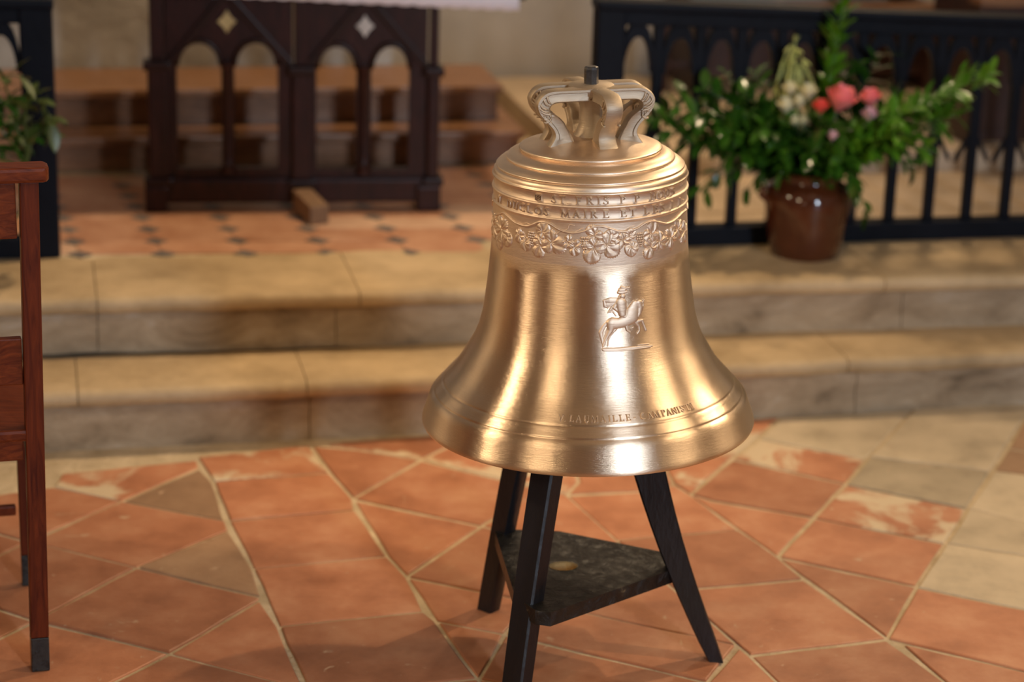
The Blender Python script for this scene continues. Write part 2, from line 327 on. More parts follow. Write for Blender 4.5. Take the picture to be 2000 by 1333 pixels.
TILES = [
 (Wn, [(385, 893), (604, 868), (644, 923), (416, 940)]), (T, [(416, 940), (644, 923), (690, 974), (694, 996), (447, 1018)]),
 (T, [(447, 1018), (694, 996), (757, 1086), (494, 1111)]), (T, [(494, 1111), (757, 1086), (795, 1126), (829, 1194), (544, 1224)]),
 (T, [(544, 1224), (829, 1194), (852, 1213), (934, 1325), (604, 1362)]), (T, [(604, 1362), (934, 1325), (1040, 1470), (670, 1520)]),
 (Wn, [(120, 925), (386, 898), (390, 913), (237, 979), (105, 951)]), (T, [(237, 979), (105, 951), (0, 965), (-100, 1000), (0, 1043), (55, 1058)]),
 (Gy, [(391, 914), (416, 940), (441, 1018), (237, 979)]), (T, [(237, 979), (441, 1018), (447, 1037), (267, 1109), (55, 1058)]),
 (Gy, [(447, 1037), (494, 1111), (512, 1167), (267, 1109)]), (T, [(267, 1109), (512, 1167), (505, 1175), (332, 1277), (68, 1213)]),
 (T, [(55, 1058), (267, 1109), (68, 1213), (-130, 1150)]), (T, [(508, 1172), (544, 1224), (597, 1347), (332, 1277)]),
 (T, [(68, 1213), (332, 1277), (110, 1388), (-150, 1320)]), (T, [(332, 1277), (597, 1347), (660, 1490), (380, 1500), (110, 1388)]),
 (T, [(-130, 1150), (68, 1213), (-150, 1320), (-330, 1260)]), (T, [(-100, 1000), (0, 1043), (55, 1058), (-130, 1150), (-330, 1090)]),
 (T, [(-150, 1320), (110, 1388), (380, 1500), (-100, 1520)]),
 (T, [(607, 871), (698, 879), (822, 898), (763, 933), (690, 974), (644, 923)]), (Wn, [(612, 867), (850, 850), (905, 857), (822, 897), (698, 878)]),
 (T, [(690, 974), (822, 899), (1060, 956), (940, 1027)]), (T, [(1060, 956), (1107, 967), (1204, 1054), (1240, 1087), (940, 1027)]),
 (T, [(690, 976), (940, 1028), (795, 1126), (757, 1086)]), (T, [(940, 1028), (1120, 1064), (1010, 1170), (795, 1127)]),
 (T, [(1120, 1064), (1240, 1087), (1318, 1152), (1440, 1260), (1163, 1201), (1010, 1170)]),
 (T, [(795, 1128), (1040, 1176), (985, 1238), (852, 1213)]), (T, [(1040, 1176), (1163, 1201), (1440, 1261), (1382, 1333), (985, 1238)]),
 (T, [(852, 1214), (985, 1239), (934, 1325)]), (T, [(985, 1239), (1382, 1333), (1330, 1400), (934, 1327)]),
 (T, [(934, 1327), (1330, 1400), (1250, 1500), (1040, 1470)]), (T, [(1443, 1264), (1465, 1282), (1520, 1335), (1620, 1430), (1330, 1400), (1382, 1333)]),
 (Wn, [(905, 857), (1100, 845), (1130, 940), (1107, 966), (822, 898)]), (T, [(1100, 845), (1260, 838), (1317, 946), (1248, 960), (1107, 966), (1130, 940)]),
 (T, [(1107, 968), (1248, 961), (1317, 947), (1349, 966), (1442, 1035), (1279, 1048), (1204, 1055)]),
 (T, [(1204, 1056), (1279, 1049), (1442, 1036), (1517, 1087), (1570, 1131), (1397, 1146), (1318, 1152)]),
 (T, [(1318, 1153), (1397, 1147), (1570, 1132), (1732, 1247), (1465, 1279), (1445, 1263)]),
 (T, [(1465, 1281), (1732, 1249), (1850, 1335), (1980, 1430), (1660, 1470), (1520, 1335)]),
 (Wn, [(1262, 838), (1523, 815), (1472, 861), (1413, 908), (1349, 966), (1317, 946)]),
 (Pl, [(1523, 817), (1785, 800), (1754, 833), (1692, 897), (1482, 857)]), (Wn, [(1482, 859), (1690, 898), (1652, 945), (1430, 896)]),
 (T, [(1430, 898), (1652, 946), (1588, 1011), (1393, 978), (1349, 966)]), (T, [(1349, 967), (1393, 979), (1588, 1012), (1518, 1087), (1442, 1034)]),
 (Pl, [(1785, 800), (2010, 786), (2010, 802), (1935, 920), (1697, 892)]), (Pl, [(1697, 893), (1935, 921), (1889, 994), (1652, 947)]),
 (Wn, [(1652, 948), (1889, 995), (1846, 1062), (1590, 1012)]), (T, [(1590, 1013), (1846, 1063), (1790, 1146), (1520, 1088)]),
 (T, [(1521, 1090), (1790, 1147), (1733, 1246)]), (Gy, [(2010, 790), (2200, 778), (2160, 900), (1968, 876), (2010, 802)]),
 (Gy, [(1968, 877), (2150, 900), (2120, 941), (1940, 919)]), (Pl, [(1940, 920), (2120, 942), (2090, 1042), (1890, 992)]),
 (Pl, [(1890, 993), (2090, 1043), (2070, 1098), (1846, 1061)]), (Pl, [(1846, 1062), (2070, 1099), (2100, 1210), (1790, 1147)]),
 (T, [(1790, 1148), (2100, 1211), (2120, 1340), (1733, 1248)]), (T, [(1762, 1258), (2120, 1341), (2150, 1460), (1980, 1430), (1850, 1335)]),
]
for m, poly in TILES:
    prism_tile('tile', [at(x, y, 0) for x, y in poly], random.uniform(-.0008, .0012), .012, m, floor, random.uniform(.0036, .0054))

# the same paving beyond the part the photo shows
def more_tiles():
    P = [at(x, y, 0).xy for m, poly in TILES for x, y in poly]; P.sort(key=lambda p: (p.x, p.y)); hull = []
    for seq in (P, P[::-1]):
        h = []
        for p in seq:
            while len(h) > 1 and (h[-1]-h[-2]).cross(p-h[-2]) <= 0: h.pop()
            h.append(p)
        hull += h[:-1]
    def outside(q):
        return any((b-a).cross(q-a) < -.012*(b-a).length for a, b in zip(hull, hull[1:]+hull[:1]))
    def sep(c):
        return any(all((b-a).cross(q-a) < -.004*(b-a).length for q in c) for a, b in zip(hull, hull[1:]+hull[:1]))
    vs = []; fs = []; S = .215
    for i in range(-24, 24):
        for j in range(-30, 12):
            p0 = Vector((i*S*.82+j*S*.57, 3.3-i*S*.57+j*S*.82)); c = [p0, p0+Vector((S*.82, -S*.57)), p0+Vector((S*1.39, S*.25)), p0+Vector((S*.57, S*.82))]
            if max((q.y-4.944)*.9766-q.x*.2149 for q in c) > -.03 or min(q.y for q in c) < -2 or not sep(c): continue
            z = random.uniform(-.0008, .0012); b = len(vs); g = inset([Vector((q.x, q.y, z)) for q in c], .0045); k = inset(g, .0024)
            vs += [(q.x, q.y, -.011) for q in g]+[(q.x, q.y, z-.0014) for q in g]+[(q.x, q.y, z) for q in k]
            fs.append((b+8, b+9, b+10, b+11))
            for e in range(4):
                f = (e+1) % 4; fs += [(b+e, b+f, b+4+f, b+4+e), (b+4+e, b+4+f, b+8+f, b+8+e)]
    o = raw('paving_tiles', vs, fs, M_TILE, floor, False); o['kind'] = 'stuff'
more_tiles()

# ------------------------------------------------------------------ stone steps
def stone_bar(name, prof, u0, u1, m, parent, amp=.004, nu=None, skew=0.0):
    """one stone: profile (v, z) swept along the step from u0 to u1, worn and uneven"""
    nu = nu or max(6, int((u1-u0)/.05)); vs = []; k = len(prof)
    for i in range(nu+1):
        u = u0+(u1-u0)*i/nu
        e = min(i, nu-i); dr = .006 if e == 0 else (.0015 if e == 1 else 0)
        for (v, z) in prof:
            cv = sum(p[0] for p in prof)/k; cz = sum(p[1] for p in prof)/k
            p = ch(u, v+skew*u, z)
            n = noise.noise(p*5)*amp*1.5+noise.noise(p*17)*amp
            q = ch(u, v+skew*u+(cv-v)*dr*4-n, z+(cz-z)*dr*4+noise.noise(p*9+Vector((3, 1, 7)))*amp*.7)
            vs.append(q)
    fs = []
    for i in range(nu):
        for j in range(k):
            a, b = i*k+j, i*k+(j+1) % k; fs.append((a, b, b+k, a+k))
    fs += [tuple(range(k))[::-1], tuple(range(nu*k, nu*k+k))]
    return raw(name, vs, fs, m, parent, True, 50)
def tread_prof(vn, vb, zt, th=.042):
    r = th*.42
    return [(vb, zt-th), (vn+r*1.2, zt-th), (vn+r*.35, zt-th+r*.3), (vn, zt-th+r*1.1), (vn, zt-r*.9), (vn+r*.35, zt-r*.25), (vn+r*1.1, zt), (vn+.08, zt+.001), (vn+.16, zt+.002), (vb, zt)]
def riser_prof(vf, vb, z0, z1): return [(vb, z0), (vf-.004, z0), (vf-.002, z0+.03), (vf+.002, (z0+z1)/2), (vf, z1-.01), (vf, z1), (vb, z1)]
def ux(x, y, z): return uv(at(x, y, z))[0]
s1 = empty('trim_1'); tag(s1, 'lower pale stone step between the tiled floor and the chancel', kind='structure')
s2 = empty('trim_2'); tag(s2, 'upper pale stone step edging the chancel floor', kind='structure')
def cuts(xs, y, z): return [-5.3, -3.6, -2.2]+[ux(x, y, z) for x in xs]+[2.9]
G = .0012
for step, vr, vn, vb, z0, z1, jr, jt, sk in (
        (s1, .0, -.026, .23, -.01, .145, [595, 1130, 1695], [150, 597, 1120, 1700], .008),
        (s2, .232, .205, .57, .145, ZS, [187, 640, 1240, 1755], [187, 700, 1330, 1758], -.02)):
    cr = cuts(jr, 830 if z0 < 0 else 640, max(z0, 0)); ct = cuts(jt, 740 if z0 < 0 else 565, z1)
    for a, b in zip(cr, cr[1:]): stone_bar('riser_stone', riser_prof(vr, vr+.12, z0, z1-.043), a+G, b-G, M_RISER, step, .005, skew=sk)
    for a, b in zip(ct, ct[1:]): stone_bar('tread_stone', tread_prof(vn, vb, z1), a+G, b-G, M_STONE, step, .0045, skew=sk)
    bm = bmesh.new(); z00 = max(z0, -.005)
    add_prism(bm, [ch(-5.3, vr+.07, z00), ch(2.9, vr+.07, z00), ch(2.9, vb-.005, z00), ch(-5.3, vb-.005, z00)], (0, 0, z1-.012-z00)); obj('core', bm, M_GROUT, step)
# chancel floor
fl2 = empty('floor'); tag(fl2, 'chancel floor of small red tiles with dark diamond insets', kind='structure')
bm = bmesh.new(); add_prism(bm, [ch(-5.4, .565, -.1), ch(5.4, .565, -.1), ch(5.4, 4.2, -.1), ch(-5.4, 4.2, -.1)], (0, 0, ZS-.003+.1)); obj('bedding', bm, M_GROUT, fl2)
A = Vector((.206, .028, 0)); B = Vector((-.038, .117, 0)); P0 = Vector((-.890, 5.373, ZS))
usize = .018
for i in range(-4, 7):
    for j in range(-1, 13):
        p = P0+A*i+B*j; u, v = uv(p+A*.5+B*.5)
        if v < .60 or v > 1.46 or u > .42 or u < -1.75: continue
        cn = [p, p+A, p+A+B, p+B]; oct_ = []
        for k in range(4):
            q = cn[k]; a = (cn[k-1]-q).normalized(); b = (cn[(k+1) % 4]-q).normalized()
            oct_ += [q+a*.034, q+b*.034]
        prism_tile('tile', oct_, ZS+random.uniform(-.0005, .0008), .01, M_STILE2 if random.random() < .25 else M_STILE, fl2, .0012, .001, .0004)
        prism_tile('diamond_tile', [q for q in (p+A.normalized()*.034, p+B.normalized()*.034, p-A.normalized()*.034, p-B.normalized()*.034)], ZS+.0004, .01, M_CAB, fl2, .0015, .001, .0003)
for i in range(14):        # beige paving behind the rail on the other side
    for j in range(4):
        u0 = .44+i*.36+(j % 2)*.18; v0 = .60+j*.28
        if u0 > 5: continue
        prism_tile('paving_slab', [ch(u0, v0, ZS), ch(u0+.36, v0, ZS), ch(u0+.36, v0+.28, ZS), ch(u0, v0+.28, ZS)], ZS+random.uniform(-.001, .001), .01, M_PAVE, fl2, .002, .002, .001)
s3 = empty('trim_3'); tag(s3, 'low beige stone step behind the dark rail', kind='structure')
for a, b in zip([.45, 1.0, 1.55, 2.2], [1.0, 1.55, 2.2, 3.4]):
    stone_bar('step_stone', [(2.5, ZS), (1.30, ZS), (1.30, ZS+.06), (1.31, ZS+.07), (2.5, ZS+.07)], a+.002, b-.002, M_PAVE, s3, .002)
# wooden dais under the back wall
def dais(name, u0, u1, v0, v1, z0, z1, label):
    s = empty(name); tag(s, label, kind='structure')
    bm = bmesh.new(); add_box(bm, ch((u0+u1)/2, v0+.012+(v1-v0)/2, (z0+z1-.02)/2), (u1-u0, v1-v0-.02, z1-z0-.024), 0, EX, EY); obj('riser_board', bm, M_DAIS, s)
    n = 3
    for k in range(n):
        va = v0-.018 if k == 0 else v0+(v1-v0)*k/n; vb = v0+(v1-v0)*(k+1)/n
        bm = bmesh.new(); add_box(bm, ch((u0+u1)/2, (va+vb)/2, z1-.011), (u1-u0+.02, vb-va-.002, .022), .004, EX, EY); obj('tread_board', bm, M_DAIS, s)
    return s
ud = ux(985, 175, .505)
dais('trim_4', -3.2, .34, 1.50, 1.975, ZS, .392, 'lower brown wooden step of the dais against the stone wall')
dais('trim_5', -3.2, ud, 1.635, 1.975, .392, .505, 'upper brown wooden step of the dais against the stone wall')

# ------------------------------------------------------------------ bell
# the bell leans a little: it is modelled upright (rim centre at its origin) and set on the stand with that lean
Bm = Matrix(((RR.x, UU.x, F0.x), (RR.y, UU.y, F0.y), (RR.z, UU.z, F0.z))) @ Matrix((tuple(R0), tuple(U0), tuple(F0)))
AX, AY, Z0 = .137, 3.76, .45
bell = empty('bell'); tag(bell, 'polished bronze church bell with raised lettering, vine frieze and horseman, on a black wooden stand', 'bell')
bell.matrix_world = Matrix.Translation(CAM+Bm@(Vector((AX, AY, Z0))-CAM)) @ Bm.to_4x4()
PROF = [(.2560, .0105), (.2700, .0015), (.2930, -.0005), (.2985, .0015), (.3000, .0055), (.2995, .0095), (.2975, .0150), (.2945, .0230), (.2912, .0330), (.2880, .0430), (.2848, .0520), (.2815, .0560), (.2796, .0574),
        (.2783, .0584), (.2772, .0592), (.2765, .0606), (.2768, .0618), (.2752, .0635), (.2715, .0670), (.2668, .0722), (.2645, .0750), (.2634, .0758), (.2618, .0766), (.2604, .0780), (.2604, .0794), (.2590, .0812), (.2545, .0860), (.2450, .0960),
        (.2366, .1060), (.2305, .1150), (.2244, .1250), (.2186, .1350), (.2127, .1450), (.2070, .1550), (.2020, .1650), (.1984, .1750), (.1951, .1850), (.1922, .1950), (.1898, .2050),
        (.1879, .2150), (.1850, .2350), (.1821, .2550), (.1796, .2750), (.1773, .2950), (.1752, .3150), (.1734, .3350), (.1725, .3550), (.1716, .3750), (.1706, .3950), (.1698, .4080),
        (.1700, .4098), (.1714, .4108), (.1722, .4125), (.1719, .4143), (.1704, .4154), (.1696, .4162), (.1696, .4330), (.1704, .4340), (.1719, .4351), (.1724, .4366), (.1716, .4384), (.1702, .4393), (.1690, .4400),
        (.1688, .4545), (.1698, .4558), (.1716, .4572), (.1719, .4590), (.1710, .4605), (.1698, .4614), (.1694, .4640), (.1685, .4680), (.1666, .4705), (.1638, .4722), (.1648, .4735), (.1652, .4750), (.1640, .4762), (.1612, .4790), (.1566, .4826),
        (.1502, .4852), (.1468, .4862), (.1478, .4876), (.1474, .4892), (.1448, .4918), (.1400, .4950), (.1338, .4976), (.1272, .4990), (.1222, .4992), (.1236, .5016), (.1250, .5038), (.1240, .5060), (.1190, .5083), (.1080, .5106), (.0960, .5130), (.0840, .5158), (.0700, .5192), (.0500, .5228), (.0300, .5245), (.0, .5250)]
SRF = [(z, r) for r, z in PROF[4:]]
def brad(z): return interp(SRF, z)
def bsurf(th, z, h=0.0):
    """point on the bell's skin; th = 0 faces the camera, positive to its right"""
    r = brad(z); e = .004; d = (brad(z+e)-brad(z-e))/(2*e); L = math.sqrt(1+d*d)
    rr = r+h/L; zz = z-h*d/L
    return Vector((rr*sin(th), -rr*cos(th), zz))
def on_bell(x, y):
    """skin coordinates (th, z) of the mark the photo shows at pixel x, y"""
    d = F0+R0*((x-1000)/FPX)-U0*((y-666.5)/FPX); z = .3
    for _ in range(40):
        r = brad(z); ox, oy = -AX, -AY
        a = d.x**2+d.y**2; b = 2*(ox*d.x+oy*d.y); c = ox*ox+oy*oy-r*r; D = b*b-4*a*c
        t = (-b-math.sqrt(max(D, 0)))/(2*a); zn = EYE+d.z*t-Z0
        z = .5*z+.5*zn
    return math.atan2(ox+d.x*t, -(oy+d.y*t)), z
def lathe_obj(name, prof, m, seg, close_in=None):
    vs = []; fs = []; k = len(prof)
    for i in range(seg):
        a = 2*PI*i/seg
        for r, z in prof: vs.append((r*sin(a), -r*cos(a), z))
    for i in range(seg):
        j = (i+1) % seg
        for q in range(k-1): fs.append((i*k+q, j*k+q, j*k+q+1, i*k+q+1))
    return raw(name, vs, fs, m, bell, True, 60)
# skin split where the finish changes: turned bow and waist / as-cast inscription belt / turned shoulder
def seg_prof(z0, z1): return [p for p in PROF if z0-1e-6 <= p[1] <= z1+1e-6]
iA = next(i for i, p in enumerate(PROF) if p[1] >= .3350 and i > 10); iB = next(i for i, p in enumerate(PROF) if p[1] >= .4558 and i > 10)
inner = [(.0, .47), (.10, .465), (.135, .43), (.145, .36), (.155, .25), (.175, .16), (.205, .09), (.235, .045)]
body = lathe_obj('body', inner+PROF[:iA+1], M_POL, 288)
belt = lathe_obj('inscription_belt', PROF[iA:iB+1], M_MAT, 288); tag(belt, 'matt as-cast belt around the top of the waist')
lathe_obj('shoulder', PROF[iB:], M_SHO, 288)

# lettering ---------------------------------------------------------------
def ribbon(vs, fs, pts, wid, place, hgt, lift=-.0004):
    n = len(pts); base = len(vs); wid = wid if isinstance(wid, (list, tuple)) else [wid]*n
    for i, (x, y) in enumerate(pts):
        a = pts[max(i-1, 0)]; b = pts[min(i+1, n-1)]
        tx, ty = b[0]-a[0], b[1]-a[1]; L = math.hypot(tx, ty) or 1; nx, ny = -ty/L, tx/L
        for o, h in ((-.5, lift), (-.26, hgt), (.26, hgt), (.5, lift)):
            vs.append(place(x+nx*o*wid[i], y+ny*o*wid[i], h))
    for i in range(n-1):
        for k in range(3):
            a = base+i*4+k; fs.append((a, a+1, a+5, a+4))
    fs.append((base+3, base+2, base+1, base)); e = base+(n-1)*4; fs.append((e, e+1, e+2, e+3))
def arc(cx, cy, rx, ry, a0, a1, n=12): return [(cx+rx*cos(R(a0+(a1-a0)*i/n)), cy+ry*sin(R(a0+(a1-a0)*i/n))) for i in range(n+1)]
TH, TN, SF = .225, .10, .08     # thick stem, thin stroke, serif
def sv(x, y0, y1, w=TH, s0=True, s1=True):
    g = [([(x, y0), (x, y1)], w)]
    if s0: g.append(([(x-.19, y0+.03), (x+.19, y0+.03)], SF))
    if s1: g.append(([(x-.19, y1-.03), (x+.19, y1-.03)], SF))
    return g
def sweep(pts, w0, w1): n = len(pts)-1; return (pts, [w0+(w1-w0)*sin(PI*i/n) for i in range(n+1)])
Sg = [(.64, .80), (.56, .92), (.41, .96), (.26, .92), (.18, .80), (.21, .67), (.33, .57), (.47, .48), (.60, .37), (.63, .22), (.54, .09), (.38, .04), (.22, .08), (.12, .22)]
GL = {
 'I': (.4, sv(.2, 0, 1)), 'T': (.9, sv(.45, 0, 1, s1=False)+[([(.04, .95), (.86, .95)], TN), ([(.05, .96), (.05, .78)], .07), ([(.85, .96), (.85, .78)], .07)]),
 'L': (.75, sv(.2, 0, 1)+[([(.2, .04), (.70, .04)], TN), ([(.69, .03), (.71, .24)], .08)]),
 'F': (.75, sv(.2, 0, 1)+[([(.2, .96), (.68, .96)], TN), ([(.67, .97), (.68, .76)], .07), ([(.2, .52), (.52, .52)], TN), ([(.52, .43), (.52, .62)], .06)]),
 'E': (.78, sv(.2, 0, 1)+[([(.2, .96), (.68, .96)], TN), ([(.67, .97), (.68, .78)], .07), ([(.2, .52), (.54, .52)], TN), ([(.54, .43), (.54, .62)], .06), ([(.2, .04), (.70, .04)], TN), ([(.70, .03), (.73, .24)], .07)]),
 'P': (.72, sv(.2, 0, 1)+[sweep([(.2, .96)]+arc(.38, .74, .28, .22, 90, -90, 10)+[(.2, .52)], TN, .2)]),
 'R': (.88, sv(.2, 0, 1)+[sweep([(.2, .96)]+arc(.38, .75, .28, .21, 90, -90, 10)+[(.2, .54)], TN, .2), ([(.42, .54), (.74, .06), (.90, .03)], [.13, .19, .08])]),
 'D': (.95, sv(.2, 0, 1)+[sweep([(.2, .96)]+arc(.40, .5, .44, .46, 90, -90, 14)+[(.2, .04)], TN, .22)]),
 'O': (1.0, [sweep(arc(.5, .5, .42, .47, 90, 270, 14), TN, .22), sweep(arc(.5, .5, .42, .47, 90, -90, 14), TN, .22)]),
 'C': (.9, [sweep(arc(.5, .5, .42, .47, 50, 315, 18), TN, .22), ([(.79, .66), (.80, .95)], .06)]),
 'U': (.95, [([(.2, 1), (.2, .36)]+arc(.47, .34, .27, .31, 180, 360, 10)+[(.74, .36), (.74, 1)], [TH]*3+[.15]*4+[TN]*8), ([(.04, .97), (.36, .97)], SF), ([(.6, .97), (.88, .97)], SF)]),
 'V': (.95, [([(.12, 1), (.48, 0)], TH), ([(.48, .02), (.82, 1)], TN), ([(.0, .97), (.28, .97)], SF), ([(.68, .97), (.95, .97)], SF)]),
 'A': (.98, [([(.46, 1), (.12, 0)], TN), ([(.44, 1), (.82, 0)], TH), ([(.22, .33), (.70, .33)], .07), ([(.0, .03), (.26, .03)], SF), ([(.66, .03), (.98, .03)], SF)]),
 'M': (1.2, [([(.2, 1), (.14, 0)], TN), ([(.2, 1), (.6, .05)], TH), ([(.6, .05), (.98, 1)], TN), ([(.98, 1), (1.04, 0)], TH), ([(.0, .03), (.3, .03)], SF), ([(.86, .03), (1.2, .03)], SF), ([(.06, .97), (.24, .97)], SF), ([(.94, .97), (1.14, .97)], SF)]),
 'N': (1.05, [([(.18, 0), (.18, 1)], TN), ([(.16, 1), (.84, .02)], TH), ([(.84, 0), (.84, 1)], TN), ([(.02, .03), (.34, .03)], SF), ([(.02, .97), (.2, .97)], SF), ([(.68, .97), (1.0, .97)], SF)]),
 'S': (.78, [sweep(Sg, TN, .21), ([(.65, .72), (.66, .96)], .06), ([(.10, .08), (.10, .32)], .06)]),
 '.': (.3, [([(.15, .0), (.15, .16)], .17)]), '-': (.5, [([(.08, .42), (.42, .42)], .13)]), '_': (.5, [([(.0, .06), (.5, .06)], .10)]), ',': (.3, [([(.15, .6), (.13, .95)], .13)]),
 '#': (1.0, [([(.06, .06), (.94, .06)], .1), ([(.94, .06), (.94, .94)], .1), ([(.94, .94), (.06, .94)], .1), ([(.06, .94), (.06, .06)], .1), ([(.1, .1), (.9, .9)], .12), ([(.62, .22), (.84, .56)], .2), ([(.2, .5), (.44, .8)], .2)]),
}
def letter(c, th, zb, H, m=M_LET, hgt=.0032, squeeze=1.0):
    wd, st = GL[c]; vs = []; fs = []; r = brad(zb+H*.5)
    dz = (brad(zb+H)-brad(zb))/H; k = 1/math.sqrt(1+dz*dz)
    place = lambda x, y, h: bsurf(th+(x-wd/2)*H*squeeze/r, zb+y*H*k, h)
    for i, (pts, wdt) in enumerate(st):
        w_ = [q*H for q in wdt] if isinstance(wdt, list) else wdt*H
        v0 = len(vs); ribbon(vs, fs, pts, 1.0, lambda x, y, h: (x, y, h), hgt+.00006*i)
        for q in range(v0, len(vs)): pass
        # widths are in letter units: rebuild with real widths
        del vs[v0:]; fs[:] = [f for f in fs if max(f) < v0]
        ribbon(vs, fs, pts, [q/H for q in w_] if isinstance(w_, list) else w_/H, place, hgt+.00006*i)
    return raw('letter', vs, fs, m, bell, False)
ROW1 = [('#', 1051, 396), ('S', 1081.6, 399), ('T', 1097.8, 401), ('_', 1111.6, 402), ('F', 1130.8, 402), ('R', 1152.4, 402), ('I', 1169.8, 402), ('S', 1184.2, 401), ('P', 1216, 399.5), ('P', 1243.6, 396), ('N', 1275, 391), ('O', 1289.8, 388.5), ('U', 1302, 384.5), ('S', 1312.6, 381), (',', 1330, 373)]
ROW2 = [('.', 967.6, 390), ('N', 977, 394), ('D', 995.8, 404), ('U', 1007.8, 409), ('C', 1020.4, 413), ('L', 1033.6, 416), ('O', 1051.6, 420), ('S', 1067.2, 423), ('M', 1104.4, 425), ('A', 1126.6, 427), ('I', 1144, 427), ('R', 1160.2, 427), ('E', 1184, 426), ('E', 1217.8, 425), ('T', 1235.8, 422), ('L', 1262.2, 419), ('E', 1279, 416), ('S', 1292.2, 411), ('I', 1310.8, 406), ('I', 1325.8, 400), ('-', 1333, 397)]
for c, x, y in ROW1: letter(c, on_bell(x, y)[0], .4408, .0142 if c != '#' else .0132)
for c, x, y in ROW2: letter(c, on_bell(x, y)[0], .4178, .0140)
ROW3 = [('V', 1096, 815), ('.', 1104.5, 817), ('L', 1116.8, 816), ('A', 1130.4, 817), ('U', 1145.6, 817), ('M', 1161.6, 817), ('A', 1178.4, 817), ('I', 1190.4, 816), ('L', 1200.8, 816), ('L', 1213.6, 815), ('E', 1226.4, 814), ('-', 1239, 813), ('C', 1254.4, 811), ('A', 1268, 810), ('M', 1281, 808), ('P', 1294.4, 804), ('A', 1304.8, 803), ('N', 1315, 800), ('I', 1322.8, 798), ('S', 1330, 796), ('T', 1339, 793), ('I', 1349, 790)]
for c, x, y in ROW3: letter(c, on_bell(x, y)[0], .0838, .0122, M_LET, .0026, .86)

# vine frieze ---------------------------------------------------------------
def on_path(pts): return [on_bell(x, y) for x, y in pts]
def vine(pts, wid, hgt, name='vine_stem'):
    p = on_path(pts); sm = []
    for i in range(len(p)-1):          # Catmull-Rom
        a, b, c, d = p[max(i-1, 0)], p[i], p[i+1], p[min(i+2, len(p)-1)]
        for k in range(6):
            t = k/6; sm.append(tuple(.5*((2*b[q])+(-a[q]+c[q])*t+(2*a[q]-5*b[q]+4*c[q]-d[q])*t*t+(-a[q]+3*b[q]-3*c[q]+d[q])*t**3) for q in (0, 1)))
    sm.append(p[-1]); vs = []; fs = []; r = .171
    ribbon(vs, fs, [(t*r, z) for t, z in sm], [wid*(.8+.35*noise.noise(Vector((i*.31, 2, 5)))) for i in range(len(sm))], lambda x, y, h: bsurf(x/r, y, h), hgt, -.0008)
    return raw(name, vs, fs, M_MAT, bell, True)
vine([(958, 412), (966, 419), (976, 419), (984, 416), (994, 424), (1004, 433), (1012, 438)], .0040, .0022)
vine([(1010, 436), (1024, 441), (1038, 440), (1052, 434), (1062, 433), (1074, 437), (1088, 446), (1101, 452), (1118, 455), (1136, 453), (1150, 448), (1162, 443), (1178, 443), (1192, 447), (1208, 452), (1224, 452), (1242, 447), (1258, 437), (1272, 432), (1286, 434), (1300, 437), (1312, 433), (1322, 425), (1332, 415), (1339, 410)], .0054, .0032)
for t in ([(1095, 452), (1108, 448), (1112, 440), (1122, 441)], [(1120, 455), (1132, 449), (1140, 446)], [(1218, 452), (1228, 445), (1240, 441)], [(1036, 440), (1030, 436), (1022, 437)], [(1074, 478), (1082, 462), (1094, 452)], [(1160, 474), (1180, 460), (1186, 452)]):
    vine(t, .0016, .0014, 'tendril')
def leaf(x, y, size, rot, lobes=5, hmax=.0036, name='vine_leaf'):
    th0, z0 = on_bell(x, y); s = size/1121.0; nr, na = 9, 80; vs = []; fs = []; r0 = brad(z0)
    for i in range(nr+1):
        q = i/nr
        for k in range(na):
            f = 2*PI*k/na
            g = f*lobes/(2*PI)+.5; u = abs(g % 1-.5)*2; li = int(g) % lobes                      # u: 0 on a lobe's midrib, 1 in the cut between lobes
            if lobes == 1: u = abs(((f+PI) % (2*PI))-PI)/PI; out = 1-.55*u**.8; cut = 0
            else:
                big = (1.0, .95, .80, .80, .95)[li] if lobes == 5 else (1.0, .80, .80)[li]
                out = big*(1-.36*u**1.5); cut = max(0, u-.72)/.28
                if q > .75: out += .04*(1 if k % 2 else -.6)*(1-cut)
            rho = q*out
            puff = sin(PI*min(1, u*.86+.07))**.8 if lobes > 1 else sin(PI*min(1, u*1.5+.06))
            h = hmax*(.30+.62*puff*min(1, q*1.8)*(1-.45*q*q)+.18*(1-q))-cut*.0016*(q > .25)
            h += .00035*sin(9*f+7*q)
            if q > .99: h = -.0007
            a = f+rot; vs.append(bsurf(th0+rho*s*sin(a)/r0, z0+rho*s*cos(a), h))
    for i in range(nr):
        for k in range(na):
            a, b = i*na+k, i*na+(k+1) % na; fs.append((a, b, b+na, a+na))
    return raw(name, vs, fs, M_MAT, bell, True, 55)
def grapes(x, y, size):
    th0, z0 = on_bell(x, y); s = size/1121.0; bm = bmesh.new(); r0 = brad(z0)
    for row in range(6):
        n = [3, 4, 4, 3, 2, 1][row]
        for k in range(n):
            px_ = (k-(n-1)/2)*.30*s+row*.03*s; pz = (.8-row*.34)*s
            bmesh.ops.create_icosphere(bm, subdivisions=1, radius=.19*s, matrix=Matrix.Translation(bsurf(th0+px_/r0, z0+pz, .0012)))
    return obj('grape_cluster', bm, M_MAT, bell, True)
